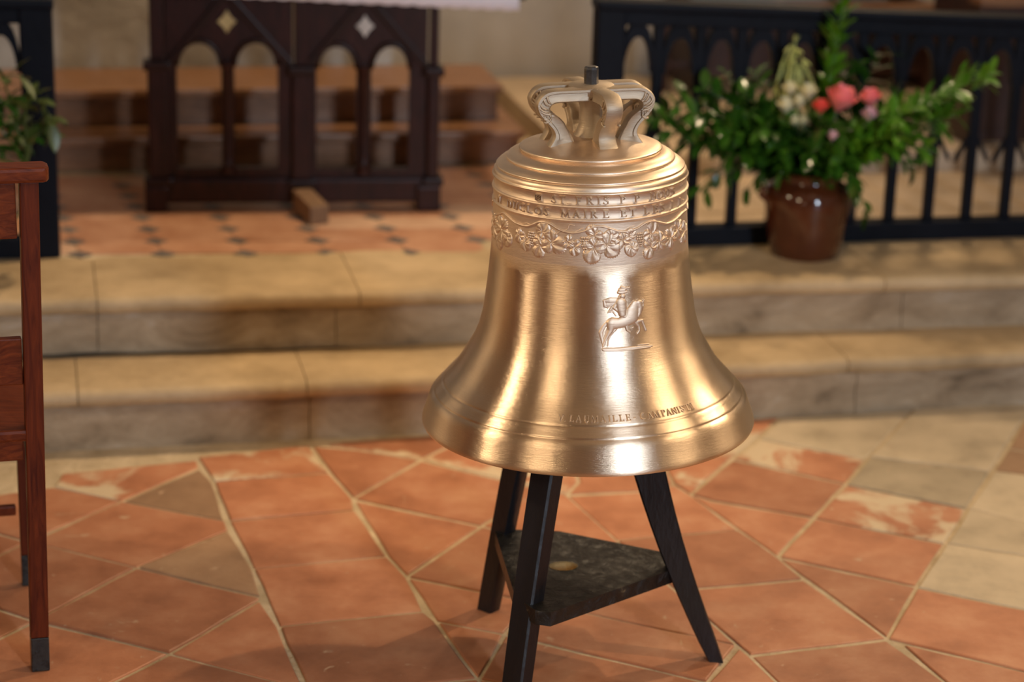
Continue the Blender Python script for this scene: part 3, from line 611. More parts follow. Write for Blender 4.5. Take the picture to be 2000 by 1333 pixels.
for x, y, s, rt, lo in ((981, 447, 26, 3.3, 5), (966, 440, 22, 2.6, 5), (976, 466, 18, 2.9, 1), (992, 462, 18, 3.5, 1), (1016, 459, 13, 3.6, 3), (1026, 472, 15, 2.9, 1), (1059, 453, 17, .5, 1), (1056, 480, 19, 3.5, 3), (1077, 473, 24, 1.9, 3), (1056, 468, 12, 4.6, 3), (1111, 472, 13, 4.2, 3), (1122, 481, 15, 3.0, 3),
                        (1161, 460, 17, -.5, 3), (1160, 485, 24, 3.4, 3), (1184, 478, 24, 2.3, 3), (1190, 462, 15, 1.3, 1), (1216, 469, 15, 4.0, 3), (1228, 460, 13, 1.0, 1), (1233, 482, 16, 3.1, 1), (1272, 456, 20, .3, 3), (1270, 482, 19, 3.5, 3), (1287, 471, 19, 2.0, 3), (1309, 463, 20, 3.0, 5), (1322, 447, 20, 2.4, 5), (1335, 452, 20, 2.6, 5)):
    leaf(x, y, s*1.38, rt, lo)
for x, y, s in ((1038, 465, 14), (1141, 477, 15), (1249, 468, 14)): grapes(x, y, s)
# the frieze goes on round the back
pv = []
for i in range(73):
    a = 1.5+i/72*(2*PI-3.0); pv.append((a, .402+.008*sin(a*16)))
vs = []; fs = []; ribbon(vs, fs, [(t*.171, z) for t, z in pv], .0034, lambda x, y, h: bsurf(x/.171, y, h), .0022, -.0008); raw('vine_stem', vs, fs, M_MAT, bell, True)

# horseman relief -----------------------------------------------------------
def horseman():
    K = 8.333; ox, oy = 1140, 540
    S = []          # (points, radii, height scale, lift)
    def cap(pts, rad, hs=1.0, lift=0.0): S.append((pts, rad if isinstance(rad, list) else [rad]*len(pts), hs, lift))
    cap([(470, 765), (560, 765), (670, 735), (770, 670)], [100, 88, 92, 108])
    cap([(770, 660), (790, 570), (835, 450)], [112, 104, 66]); cap([(700, 640), (760, 520)], [50, 40], .9)
    cap([(805, 430), (775, 540), (770, 600)], [14, 16, 12], 1.1, 1.4)
    cap([(885, 425), (910, 500), (895, 600), (872, 645)], [52, 44, 34, 28], 1.3, .5)
    cap([(890, 415), (882, 372)], [20, 9], 1.2, .8); cap([(945, 420), (974, 376)], [20, 9], 1.2, .8)
    cap([(962, 400), (952, 520), (908, 612)], [9, 9, 9], 1, 1.6); cap([(870, 470), (885, 560)], [9, 9], 1, 2.0)
    cap([(450, 770), (432, 880), (368, 1000), (312, 1140)], [86, 48, 26, 16], 1.1, .3)
    cap([(520, 850), (440, 950), (402, 1030), (390, 1135)], [30, 18, 14, 13])
    cap([(405, 715), (318, 830), (274, 920), (300, 1040), (312, 1130)], [22, 34, 34, 26, 9], .8)
    cap([(400, 730), (385, 830), (345, 960), (318, 1080)], [9, 8, 7, 6], 1, .9); cap([(340, 830), (290, 930), (305, 1040)], [7, 7, 6], 1, .9)
    cap([(840, 740), (892, 810), (902, 880), (868, 930)], [40, 24, 18, 20], 1.1)
    cap([(870, 735), (940, 712), (972, 790), (1004, 870)], [38, 25, 19, 22], 1.1)
    cap([(800, 830), (760, 850)], [18, 9])
    cap([(600, 430), (612, 530), (625, 610)], [92, 82, 64], 1.15, .8); cap([(600, 400), (618, 370)], [40, 30], 1, .8)                    # rider
    cap([(624, 322)], [50], 1.3, .8); cap([(650, 310), (656, 350)], [12, 10], 1.2, 1.8); cap([(575, 330), (565, 400)], [22, 16], .9, .5)
    cap([(565, 262), (630, 262), (695, 244)], [26, 28, 18], 1.1, 1.6); cap([(590, 225), (650, 222)], [36, 34], 1.1, 1.0); cap([(610, 175), (665, 195), (735, 180)], [24, 22, 16], 1.1, 1.4)
    cap([(545, 420), (492, 510), (590, 585), (655, 600)], [36, 30, 26, 22], 1, 1.4)
    cap([(550, 400), (430, 400), (328, 400)], [56, 58, 22], .75, .2); cap([(328, 400), (345, 480), (392, 505)], [18, 26, 14], .8, .6); cap([(470, 430), (390, 460)], [56, 52], .7, .1)
    cap([(520, 400), (420, 430), (350, 470)], [8, 8, 7], 1, 1.6); cap([(515, 425), (440, 480), (385, 520)], [9, 8, 7], 1, 1.6)
    cap([(470, 500), (430, 550), (395, 592)], [26, 24, 12], .8, .5); cap([(430, 580), (470, 565), (520, 640)], [14, 16, 12], .8, .6)
    cap([(478, 520), (600, 602), (650, 640)], [9, 9, 9], 1, 2.2)
    cap([(620, 610), (700, 685), (714, 760), (690, 820), (702, 870), (748, 908)], [48, 38, 28, 24, 23, 16], 1.1, 1.2)
    cap([(545, 690), (560, 805)], [9, 9], 1, 1.4); cap([(555, 805), (690, 795)], [9, 9], 1, 1.4)
    cap([(690, 650), (780, 700), (880, 740)], [9, 10, 10], 1, 1.9); cap([(650, 610), (760, 640), (880, 640)], [7, 6, 6], 1, 1.9)
    cap([(320, 1190), (520, 1190), (760, 1168), (1105, 1128)], [28, 32, 28, 17], .9); cap([(330, 1215), (600, 1215), (1080, 1150)], [9, 9, 8], 1, 1.0)
    cap([(880, 1120), (930, 1110), (1055, 1100)], [14, 12, 10], .9, .6)
    hmax = .0044; lift = .0008
    def height(X, Y):
        best = -1
        for pts, rad, hs, lf in S:
            for i in range(max(1, len(pts)-1)):
                a = pts[i]; b = pts[min(i+1, len(pts)-1)]; ra, rb = rad[i], rad[min(i+1, len(pts)-1)]
                dx, dy = b[0]-a[0], b[1]-a[1]; L = dx*dx+dy*dy
                t = 0 if L == 0 else max(0, min(1, ((X-a[0])*dx+(Y-a[1])*dy)/L))
                r = ra+(rb-ra)*t; d = math.hypot(X-a[0]-dx*t, Y-a[1]-dy*t)
                if d < r: best = max(best, hmax*hs*(r/90)**.55*(1-(d/r)**2)**.36+lf*lift)
        return best
    step = 4.6; nx, ny = int(900/step), int(1110/step); idx = {}; H = {}
    for j in range(ny+1):
        for i in range(nx+1): H[i, j] = height(235+i*step, 140+j*step)
    vs = []; fs = []
    # four anchor points give the skin mapping of the photo patch; bilinear in between
    gx, gy = 8, 8; grid = {(p, q): on_bell(ox+(235+900*p/gx)/K, oy+(140+1110*q/gy)/K) for p in range(gx+1) for q in range(gy+1)}
    def mp(i, j):
        fx, fy = i/nx*gx, j/ny*gy; p, q = min(gx-1, int(fx)), min(gy-1, int(fy)); a, b = fx-p, fy-q
        g = [grid[p, q], grid[p+1, q], grid[p, q+1], grid[p+1, q+1]]
        return [(g[0][k]*(1-a)+g[1][k]*a)*(1-b)+(g[2][k]*(1-a)+g[3][k]*a)*b for k in (0, 1)]
    def vert(i, j):
        if (i, j) not in idx:
            idx[i, j] = len(vs); th, z = mp(i, j); h = H[i, j]; vs.append(bsurf(th, z, h if h > 0 else -.0012))
        return idx[i, j]
    for j in range(ny):
        for i in range(nx):
            q = [(i, j), (i, j+1), (i+1, j+1), (i+1, j)]
            if any(H[k] > 0 for k in q): fs.append(tuple(vert(*k) for k in q))
    return raw('horseman_relief', vs, fs, M_MAT, bell, True)
tag(horseman(), 'cast relief of a hatted rider on a rearing horse')

# crown of six loops ---------------------------------------------------------
OUT = [(.012, .6130), (.050, .6130), (.075, .6125), (.088, .6100), (.098, .6030), (.1045, .5930), (.1050, .5840), (.1010, .5720), (.0940, .5630), (.0850, .5530), (.0775, .5440), (.0740, .5340), (.0768, .5250), (.0850, .5130), (.0930, .4980)]
INN = [(.012, .5900), (.050, .5900), (.064, .5900), (.0730, .5890), (.0795, .5850), (.0815, .5795), (.0790, .5730), (.0700, .5680), (.0620, .5620), (.0560, .5550), (.0520, .5470), (.0460, .5370), (.0405, .5260), (.0350, .5130), (.0300, .5000)]
def smooth_curve(p, n=3):
    o = []
    for i in range(len(p)-1):
        a, b, c, d = p[max(i-1, 0)], p[i], p[i+1], p[min(i+2, len(p)-1)]
        for k in range(n):
            t = k/n; o.append(tuple(.5*((2*b[q])+(-a[q]+c[q])*t+(2*a[q]-5*b[q]+4*c[q]-d[q])*t*t+(-a[q]+3*b[q]-3*c[q]+d[q])*t**3) for q in (0, 1)))
    return o+[p[-1]]
OUTS, INNS = smooth_curve(OUT), smooth_curve(INN)
def loop(az, off, hw=.0105):
    e = Vector((sin(az), -cos(az), 0)); n = Vector((cos(az), sin(az), 0)); vs = []; fs = []; k = len(OUTS)
    def P(rz, side): return e*rz[0]+n*(off+side)+Vector((0, 0, rz[1]))
    for i in range(k):
        o, q = OUTS[i], INNS[i]; z = min(o[1], q[1]); flare = hw*(1+.28*max(0, (.545-z)/.045)**2)
        b = .0022; m = lambda a, c, t: (a[0]+(c[0]-a[0])*t, a[1]+(c[1]-a[1])*t); L = math.dist(o, q) or .01; t = b/L
        rim = .0018                                   # raised rims along both edges of the side face
        ring = [P(o, -flare+b), P(m(o, q, t), -flare-rim), P(m(o, q, .26), -flare-rim), P(m(o, q, .32), -flare), P(m(o, q, .84), -flare), P(m(o, q, .90), -flare-rim*.5), P(q, -flare+b),
                P(q, flare-b), P(m(o, q, .90), flare+rim*.5), P(m(o, q, .84), flare), P(m(o, q, .32), flare), P(m(o, q, .26), flare+rim), P(m(o, q, t), flare+rim), P(o, flare-b)]
        vs += ring
    s = 14
    for i in range(k-1):
        for j in range(s):
            a, b = i*s+j, i*s+(j+1) % s; fs.append((a, b, b+s, a+s))
    fs += [tuple(range(s))[::-1], tuple(range((k-1)*s, k*s))]
    o = raw('crown_loop', vs, fs, M_RAW, bell, True, 40)
    # scroll and fluting on both side faces
    bm = bmesh.new()
    for sd in (-1, 1):
        y0 = hw+.0006
        cpt = (.0885, .5660)
        sp = [(cpt[0]+(.0016+.0078*(1-t))*cos(5.2-t*9.5), cpt[1]+(.0016+.0078*(1-t))*sin(5.2-t*9.5)) for t in [i/22 for i in range(23)]]
        add_tube(bm, [P(q, sd*y0) for q in sp], [.0016+.0006*(1-i/22) for i in range(23)], 6)
        for f in range(5):
            a = .30+f*.155
            i0 = int(len(OUTS)*(.22+f*.055)); a0 = OUTS[i0]; b0 = INNS[i0+2]
            pts = [(a0[0]+(b0[0]-a0[0])*t*.92+.0025*sin(PI*t), a0[1]+(b0[1]-a0[1])*t*.92-.0045*sin(PI*t)) for t in (.10, .3, .5, .7, .92)]
            add_tube(bm, [P(q, sd*y0) for q in pts], [.0008, .0021, .0025, .0022, .0009], 6)
    obj('scroll', bm, M_RAW, o, True)
    return o
PA = R(90+13); OFF = .026
for az, off in ((PA+R(0), -OFF), (PA, OFF), (PA+PI, -OFF), (PA+PI, OFF)): loop(az, off)
loop(R(21), 0, .0135); loop(R(201), 0, .0135)
bm = bmesh.new(); add_lathe(bm, [(.0, .517), (.034, .519), (.026, .530), (.021, .545), (.020, .575), (.024, .590), (.036, .594), (.040, .600), (.040, .6120), (.037, .6145), (.0, .6150)], 40)
obj('crown_stem', bm, M_RAW, bell, True, 40)
bm = bmesh.new(); add_lathe(bm, [(.0, .608), (.0125, .608), (.0125, .640), (.0118, .6435), (.0095, .6450), (.0, .6450)], 8); o = obj('bolt', bm, M_BOLT, bell, False)

# ------------------------------------------------------------------ stand under the bell
stand = empty('wooden_stand', (.137, 3.73, 0)); tag(stand, 'black painted wooden three-legged stand with triangular shelf carrying the bell', 'stand')
def sp(p): return Vector(p)-Vector((.137, 3.73, 0))
def leg(foot, top, w0, w1, t0, t1, bow, wdir, m=M_BLACK):
    """splayed plank leg: w across wdir, t across the other way, bowed outward"""
    foot, top = Vector(foot), Vector(top); ax = (top-foot).normalized(); W = Vector(wdir); W = (W-ax*W.dot(ax)).normalized(); Tn = ax.cross(W)
    bm = bmesh.new(); rows = []; n = 10
    for i in range(n+1):
        t = i/n; c = foot.lerp(top, t)+W*bow*sin(PI*t)
        if i == 0: c.z = foot.z
        a, b = (w0+(w1-w0)*t)/2, (t0+(t1-t0)*t)/2; cc = .22
        ring = [(-a, -b*(1-cc)), (-a*(1-cc*.6), -b), (a*(1-cc*.6), -b), (a, -b*(1-cc)), (a, b*(1-cc)), (a*(1-cc*.6), b), (-a*(1-cc*.6), b), (-a, b*(1-cc))]
        rr = [c+W*p+Tn*q for p, q in ring]
        if i == 0:
            for v in rr: v.z = 0.0005
        rows.append([bm.verts.new(sp(v)) for v in rr])
    for r, q in zip(rows, rows[1:]):
        for k in range(8): bm.faces.new((r[k], r[(k+1) % 8], q[(k+1) % 8], q[k]))
    bm.faces.new(rows[0][::-1]); bm.faces.new(rows[-1])
    return obj('leg', bm, m, stand, True, 35)
LEGS = [((.025, 3.537), (.066, 3.617)), ((-.034, 3.915), (.036, 3.853)), ((.398, 3.719), (.250, 3.743))]
wd = [(.76, -.65, 0), (.76, -.65, 0), (1, 0, 0)]
leg((.024, 3.535, 0), (.0775, 3.636, .466), .046, .050, .034, .038, -.003, wd[0])
leg((-.030, 3.913, 0), (.037, 3.843, .466), .036, .042, .032, .036, -.002, wd[1])
leg((.396, 3.719, 0), (.2275, 3.746, .466), .028, .066, .030, .034, -.012, wd[2])
Zs = .178
def shelf():
    tri = [at(967, 1040, Zs), at(984, 1034, Zs), at(1092, 1038, Zs), at(1296, 1079, Zs), at(1322, 1102, Zs), at(1316, 1112, Zs), at(1076, 1197, Zs), at(1046, 1193, Zs), at(1006, 1166, Zs)]
    hole = [at(1100+27*cos(2*PI*i/14), 1107+8.5*sin(2*PI*i/14), Zs) for i in range(14)]
    bm = bmesh.new(); es = []
    for loop_ in (tri, hole):
        v = [bm.verts.new(sp(p)) for p in loop_]; es += [bm.edges.new((v[i], v[(i+1) % len(v)])) for i in range(len(v))]
    g = bmesh.ops.triangle_fill(bm, edges=es, use_beauty=True)
    fs = [f for f in g['geom'] if isinstance(f, bmesh.types.BMFace)]
    ex = bmesh.ops.extrude_face_region(bm, geom=fs)
    bmesh.ops.translate(bm, verts=[v for v in ex['geom'] if isinstance(v, bmesh.types.BMVert)], vec=(0, 0, -.027))
    o = obj('shelf', bm, M_SHELF, stand)
    bm = bmesh.new(); pts = [sp(h)+Vector((0, 0, -.001)) for h in hole]; n = 14; c = sum(pts, Vector())/n
    a = [bm.verts.new(p+(p-c)*.06+Vector((0, 0, .0018))) for p in pts]; b = [bm.verts.new(p+(p-c)*-.03) for p in pts]; d = [bm.verts.new(p+(p-c)*-.03+Vector((0, 0, -.026))) for p in pts]
    for i in range(n):
        j = (i+1) % n; bm.faces.new((a[i], a[j], b[j], b[i])); bm.faces.new((b[i], b[j], d[j], d[i]))
    tag(obj('hole_edge', bm, M_PALEW, stand), 'bare chipped wood around the hole in the shelf')
shelf()
bm = bmesh.new(); c = Vector((.1398, 3.761, .496)); nrm = Bm@Vector((0, 0, 1)); X_ = (Vector((1, 0, 0))-nrm*nrm.x).normalized(); Y_ = nrm.cross(X_)
add_prism(bm, [sp(c)+X_*(.226*cos(2*PI*i/40))+Y_*(.226*sin(2*PI*i/40))-nrm*.034 for i in range(40)], nrm*.030)
obj('top_plate', bm, M_BLACK, stand)

# ------------------------------------------------------------------ chair at the side
chair = empty('wooden_chair', (-1.03, 3.78, 0)); tag(chair, 'varnished reddish wooden church chair seen from behind, on worn black feet', 'chair')
CO = Vector((-1.03, 3.78, 0)); CX = Vector((.957, .290, 0)); CY = Vector((-.290, .957, 0))
pR = Vector((-.834, 3.604, 0))                         # near post by the frame edge
def cp(a, b, z): return pR+CX*a+CY*b+Vector((0, 0, z))-CO
def cbox(name, a, b, z, s, m, bev=.003, parent=chair):
    bm = bmesh.new(); add_box(bm, cp(a, b, z), s, bev, CX, CY); return obj(name, bm, m, parent)
def post(a, b, ztop, s, lean=0.0, foot=True):
    bm = bmesh.new(); h = s/2
    q = [cp(a-h, b-h, .066), cp(a+h, b-h, .066), cp(a+h, b+h, .066), cp(a-h, b+h, .066)]
    add_prism(bm, q, CX*lean+EZ*(ztop-.066), .0025); o = obj('leg', bm, M_CHAIR, chair)
    bm = bmesh.new(); add_prism(bm, [p-CX*lean*.05-EZ*.066 for p in q], CX*lean*.05+EZ*.0655, .002); tag(obj('foot', bm, M_FERR, o), 'scuffed black foot'); return o
post(0, 0, .905, .032, .012); post(-.40, 0, .905, .032, .0)
post(.006, .375, .43, .020); post(-.40, .375, .43, .020)
bm = bmesh.new()
add_prism(bm, [cp(-.45, -.028, .905), cp(.040, -.028, .905), cp(.046, -.010, .905), cp(.046, .012, .905), cp(.040, .030, .905), cp(-.45, .030, .905)], EZ*.026, .006); obj('top_rail', bm, M_CHAIRX, chair)
cbox('back_board', -.21, .004, .853, (.40, .016, .098), M_CHAIRX)
cbox('back_slat', -.21, .004, .585, (.40, .018, .085), M_CHAIRX)
cbox('seat', -.195, .20, .452, (.415, .43, .022), M_CHAIRX, .006)
cbox('seat_rail', -.20, .0, .425, (.37, .018, .04), M_CHAIRX); cbox('seat_rail', .0, .19, .425, (.018, .34, .04), M_CHAIR); cbox('seat_rail', -.40, .19, .425, (.018, .34, .04), M_CHAIR)
cbox('stretcher', -.40, .19, .16, (.016, .34, .02), M_CHAIR); cbox('stretcher', -.20, .375, .16, (.38, .016, .02), M_CHAIRX)

# ------------------------------------------------------------------ arcaded wooden table with cloth
aA = Vector((-.975, 5.812, 0)); aB = Vector((-.250, 5.912, 0)); AXD = (aB-aA).normalized(); AYD = Vector((-AXD.y, AXD.x, 0))
table = empty('arcaded_table', aA+Vector((0, 0, ZS))); tag(table, 'dark wooden table with two pairs of round-arched openings and gabled panels, under a white cloth', 'table')
def ap(x, y, dpt=0.0):
    """point of the table's front plane seen at photo pixel x, y, in the table's own frame"""
    d = F0+RR*((x-1000)/FPX)-UU*((y-666.5)/FPX); t = (aA-CAM).dot(AYD)/d.dot(AYD); p = CAM+d*t
    return p-aA-Vector((0, 0, ZS))+AYD*dpt
def aa(x, y): p = ap(x, y); return p.dot(AXD), p.z
def tp(a, z, d=0.0): return AXD*a+AYD*d+Vector((0, 0, z))
# two gabled arcade panels, each with two round-arched openings
def arcade(x0, x1, o1, o2, ytop, yspring, ysill, ybase, ypk, apex):
    a0, a1 = aa(x0, 200)[0], aa(x1, 200)[0]; zb = aa((x0+x1)/2, ybase)[1]; zt = .585
    op = []
    for l, r in (o1, o2):
        al, ar = aa(l, 200)[0], aa(r, 200)[0]; zs = aa((l+r)/2, ysill)[1]; zp = aa((l+r)/2, yspring)[1]; zc = aa((l+r)/2, ytop)[1]
        op.append([(al, zs), (ar, zs), (ar, zp)]+[((al+ar)/2+(ar-al)/2*cos(PI*k/12), zp+(zc-zp)*sin(PI*k/12)) for k in range(1, 12)]+[(al, zp)])
    bm = bmesh.new(); es = []
    for lp in [[(a0, zb), (a1, zb), (a1, zt), (a0, zt)]]+op:
        v = [bm.verts.new(tp(a, z, .004)) for a, z in lp]; es += [bm.edges.new((v[i], v[(i+1) % len(v)])) for i in range(len(v))]
    g = bmesh.ops.triangle_fill(bm, edges=es, use_beauty=True)
    ex = bmesh.ops.extrude_face_region(bm, geom=[f for f in g['geom'] if isinstance(f, bmesh.types.BMFace)])
    bmesh.ops.translate(bm, verts=[v for v in ex['geom'] if isinstance(v, bmesh.types.BMVert)], vec=AYD*.03)
    obj('arcade_panel', bm, M_ALTAR, table)
    for q in op:                                                    # roll moulding round each arch
        bm = bmesh.new(); add_tube(bm, [tp(a, z, .002) for a, z in q[2:]], .0085, 6); obj('arch_moulding', bm, M_ALTARX, table, True)
    # gable mouldings
    ax_, az_ = aa(apex, ypk); zl = aa(x0, 128)[1]
    for sx, bx in ((-1, a0+.004), (1, a1-.004)):
        bm = bmesh.new(); p = tp(bx, zl, -.002); q = tp(ax_+.006*sx, az_, -.002); dr = (q-p).normalized(); nn = dr.cross(AYD)
        add_prism(bm, [p-nn*.010-AYD*.006, p+nn*.010-AYD*.006, p+nn*.010+AYD*.012, p-nn*.010+AYD*.012], q-p, .003); obj('gable_moulding', bm, M_ALTARX, table)
    # middle colonnette
    am = (aa(o1[1], 200)[0]+aa(o2[0], 200)[0])/2; z1, z2 = aa(o1[1], ysill)[1], aa(o1[1], yspring)[1]; c = tp(am, 0, -.004)
    bm = bmesh.new(); add_lathe(bm, [(.0, z1-.012), (.022, z1-.012), (.022, z1+.006), (.016, z1+.012), (.0125, z1+.03), (.0125, z2-.03), (.016, z2-.018), (.014, z2-.014), (.021, z2), (.021, z2+.008), (.0, z2+.008)], 16, c); obj('colonnette', bm, M_ALTAR, table, True, 40)
arcade(325, 572, (346, 433), (458, 543), 79, 128, 329, 392, -8, 441)
arcade(600, 834, (618, 697), (725, 800), 86, 134, 331, 392, -2, 716)
def buttress(xl, xr, yc, ybt):
    al, ar = aa(xl, 250)[0], aa(xr, 250)[0]; zc = aa(xl, yc)[1]; zb = aa(xl, ybt)[1]; am = (al+ar)/2; wv = ar-al
    bm = bmesh.new(); add_box(bm, tp(am, (zb+zc)/2, .006), (wv, .05, zc-zb+.004), .006, AXD, AYD); o = obj('buttress', bm, M_ALTAR, table)
    bm = bmesh.new(); add_box(bm, tp(am, zc+.005, .004), (wv+.022, .070, .024), .006, AXD, AYD); obj('capital', bm, M_ALTARX, o)
    bm = bmesh.new(); add_box(bm, tp(am, (zc+.017+.585)/2, .010), (wv*.72, .042, .585-zc-.017), .004, AXD, AYD); obj('upper_shaft', bm, M_ALTAR, o)
    bm = bmesh.new(); add_box(bm, tp(am, zb-.010, .004), (wv+.026, .074, .022), .006, AXD, AYD); obj('base_moulding', bm, M_ALTARX, o)
buttress(290, 328, 130, 345); buttress(570, 606, 140, 348); buttress(834, 857, 142, 345)
al, ar = aa(286, 380)[0], aa(858, 380)[0]; zt_, zb_ = aa(570, 345)[1], aa(570, 391)[1]
bm = bmesh.new(); add_box(bm, tp((al+ar)/2, (zt_+zb_)/2-.004, .012), (ar-al-.01, .058, zt_-zb_), .006, AXD, AYD); obj('plinth', bm, M_ALTAR, table)
for l, r in ((284, 328), (812, 858)):
    a0, a1 = aa(l, 390)[0], aa(r, 390)[0]
    bm = bmesh.new(); add_box(bm, tp((a0+a1)/2, .036, .008), (a1-a0, .085, .0715), .006, AXD, AYD); obj('foot', bm, M_ALTAR, table)
for a in (al+.03, ar-.03):
    bm = bmesh.new(); add_box(bm, tp(a, .2925, .40), (.045, .045, .585), .004, AXD, AYD); obj('rear_leg', bm, M_ALTAR, table)
bm = bmesh.new(); add_box(bm, tp((al+ar)/2+.07, .605, .205), (ar-al+.30, .50, .038), .006, AXD, AYD); obj('table_top', bm, M_ALTAR, table)
for (x, y, m, lab) in ((443, 42, M_GOLD, 'small gilded diamond ornament'), (713, 51, M_SILV, 'small silvery diamond ornament')):
    a, z = aa(x, y); bm = bmesh.new(); star = []
    for k in range(16):
        f = 2*PI*k/16; rr = (.031 if k % 4 == 0 else (.019 if k % 2 == 0 else .021)); star.append(tp(a+rr*.82*sin(f), z+rr*cos(f), .005))
    add_prism(bm, star, AYD*-.010, .0015); tag(obj('ornament', bm, m, table), lab)
# cloth with a scalloped hem
def cloth():
    vs = []; fs = []; aL = al-.16; aR = aa(1009, 12)[0]; n = 150; zt = .6250; zh0 = aa(930, 14)[1]
    for i in range(n+1):
        t = i/n; a = aL+(aR-aL)*t; sc_ = .0045*abs(sin(PI*(a-aL)/.046))**.6
        zh = zh0-sc_+.002+.030*(aR-a)/.75
        wv = .004*noise.noise(Vector((a*9, 0, 0)))
        for d, z in ((-.052+wv*2, zh), (-.052+wv, zh+.03), (-.050, zt-.006), (-.044, zt), (.2, zt+.0005), (.46, zt), (.466, zt-.006), (.468+wv, zh)): vs.append(tp(a, z, d))
    for i in range(n):
        for k in range(7): a = i*8+k; fs.append((a, a+1, a+9, a+8))
    o = raw('altar_cloth', vs, fs, M_CLOTH, None, True); o.location = table.location
    s = o.modifiers.new('thick', 'SOLIDIFY'); s.thickness = .0025; s.offset = 1
    tag(o, 'white linen cloth with a scalloped hem draped over the dark arcaded table', 'tablecloth')
cloth()
# beam resting with its far end against the table's plinth
f0 = (at(605, 439, ZS)+at(644, 439, ZS))/2; far = ap(588, 359, -.055)+table.location
top0 = (at(605, 404, ZS+.050)+at(644, 404, ZS+.050))/2
dirb = far-top0; side = Vector((dirb.y, -dirb.x, 0)).normalized(); wb = .027
bm = bmesh.new(); add_prism(bm, [-side*wb+EZ*.0005, side*wb+EZ*.0005, side*wb+EZ*.05, -side*wb+EZ*.05], dirb, .003)
o = obj('wooden_beam', bm, M_BEAM); o.location = f0; tag(o, 'short square brown wooden beam resting on the chancel tiles before the dark table', 'beam')

# ------------------------------------------------------------------ dark communion rail, two lengths
def rail(name, p0, p1, zt0, zt1, post_w, label, bays, spacing, start):
    p0, p1 = Vector(p0), Vector(p1); L = (p1-p0).xy.length; X = (p1-p0).normalized(); Y = Vector((-X.y, X.x, 0))
    t = empty(name, (p0.x, p0.y, ZS)); tag(t, label, 'rail', None)
    def rp(a, z, d=0.0): return X*a+Y*d+Vector((0, 0, z-ZS))
    zt = lambda a: zt0+(zt1-zt0)*a/L
    def piece(nm, a0, a1, zA, zB, thick, bev=.004):     # between two heights (functions of a)
        bm = bmesh.new(); add_prism(bm, [rp(a0, zA(a0), -thick/2), rp(a1, zA(a1), -thick/2), rp(a1, zB(a1), -thick/2), rp(a0, zB(a0), -thick/2)], Y*thick, bev); return obj(nm, bm, M_IRON, t)
    piece('top_rail', -.004, L, lambda a: zt(a)-.026, lambda a: zt(a), .075, .008)
    piece('frieze', 0, L, lambda a: zt(a)-.062, lambda a: zt(a)-.024, .040)
    piece('bottom_rail', 0, L, lambda a: ZS+.0005, lambda a: ZS+.052, .056)
    bm = bmesh.new(); add_box(bm, rp(post_w/2, (zt0-.02+ZS)/2, 0), (post_w, .060, zt0-.02-ZS-.001), .006, X, Y); obj('post', bm, M_IRON, t)
    for k in range(bays+1):
        a = start+k*spacing
        if a > L: break
        if k: 
            bm = bmesh.new(); add_box(bm, rp(a, (ZS+.05+zt(a)-.06)/2), (.027, .024, zt(a)-.06-ZS-.05), .004, X, Y); obj('baluster', bm, M_IRON, t)
        if k and a+.03 < L and a-.03 > 0:
            bm = bmesh.new()
            for s in (-1, 1):
                q = [rp(a+s*.008, zt(a)-.335, -.008), rp(a+s*.008, zt(a)-.315, -.008), rp(a+s*.046, zt(a)-.385, -.008), rp(a+s*.046, zt(a)-.400, -.008)]
                add_prism(bm, q if s > 0 else q[::-1], Y*.016)
            obj('bracket', bm, M_IRON, t)
        if a+spacing <= L+.03:
            # pointed arch over the bay, cut out of a tracery board
            a0, a1 = a+.011, a+spacing-.011; am = (a0+a1)/2; top = zt(am)-.060; pk = zt(am)-.092; sp_ = zt(am)-.185; hw = (a1-a0)/2; iw = hw-.008
            def ogive(w_, z0, z1, n=7):
                out = []
                for i in range(n+1):
                    f = i/n; out.append((w_*(1-f**1.7), z0+(z1-z0)*math.sin(f*PI/2)**1.0))
                return out
            bm = bmesh.new()
            for s in (-1, 1):
                ins = ogive(iw, sp_, pk); outs = ogive(hw+.004, sp_, pk+.040)
                for i in range(len(ins)-1):
                    q = [rp(am+s*ins[i][0], ins[i][1], -.011), rp(am+s*outs[i][0], min(outs[i][1], top), -.011), rp(am+s*outs[i+1][0], min(outs[i+1][1], top), -.011), rp(am+s*ins[i+1][0], ins[i+1][1], -.011)]
                    add_prism(bm, q, Y*.022)
            bmesh.ops.remove_doubles(bm, verts=bm.verts[:], dist=.0002)
            obj('pointed_arch', bm, M_IRON, t)
    return t, X, Y
pr0 = at(1150, 489, ZS); pr1 = at(2000, 465, ZS); dr = (pr1-pr0)
pr0 = pr0+Vector((-.2149, .9766, 0))*.03; pr1 = pr1+Vector((-.2149, .9766, 0))*.03+dr*.35
rail('communion_rail', pr0, pr1, .938, .868, .075, 'dark painted communion rail with pointed arches behind the flower pot', 16, .1105, .058)
pl0 = at(119, 505, ZS)+Vector((-.2149, .9766, 0))*.03; pl1 = at(-600, 520, ZS)+Vector((-.2149, .9766, 0))*.03
rail('communion_rail', pl0, pl1, .935, .955, .080, 'dark painted communion rail with a broad end post, behind the reddish chair', 10, .1105, .07)

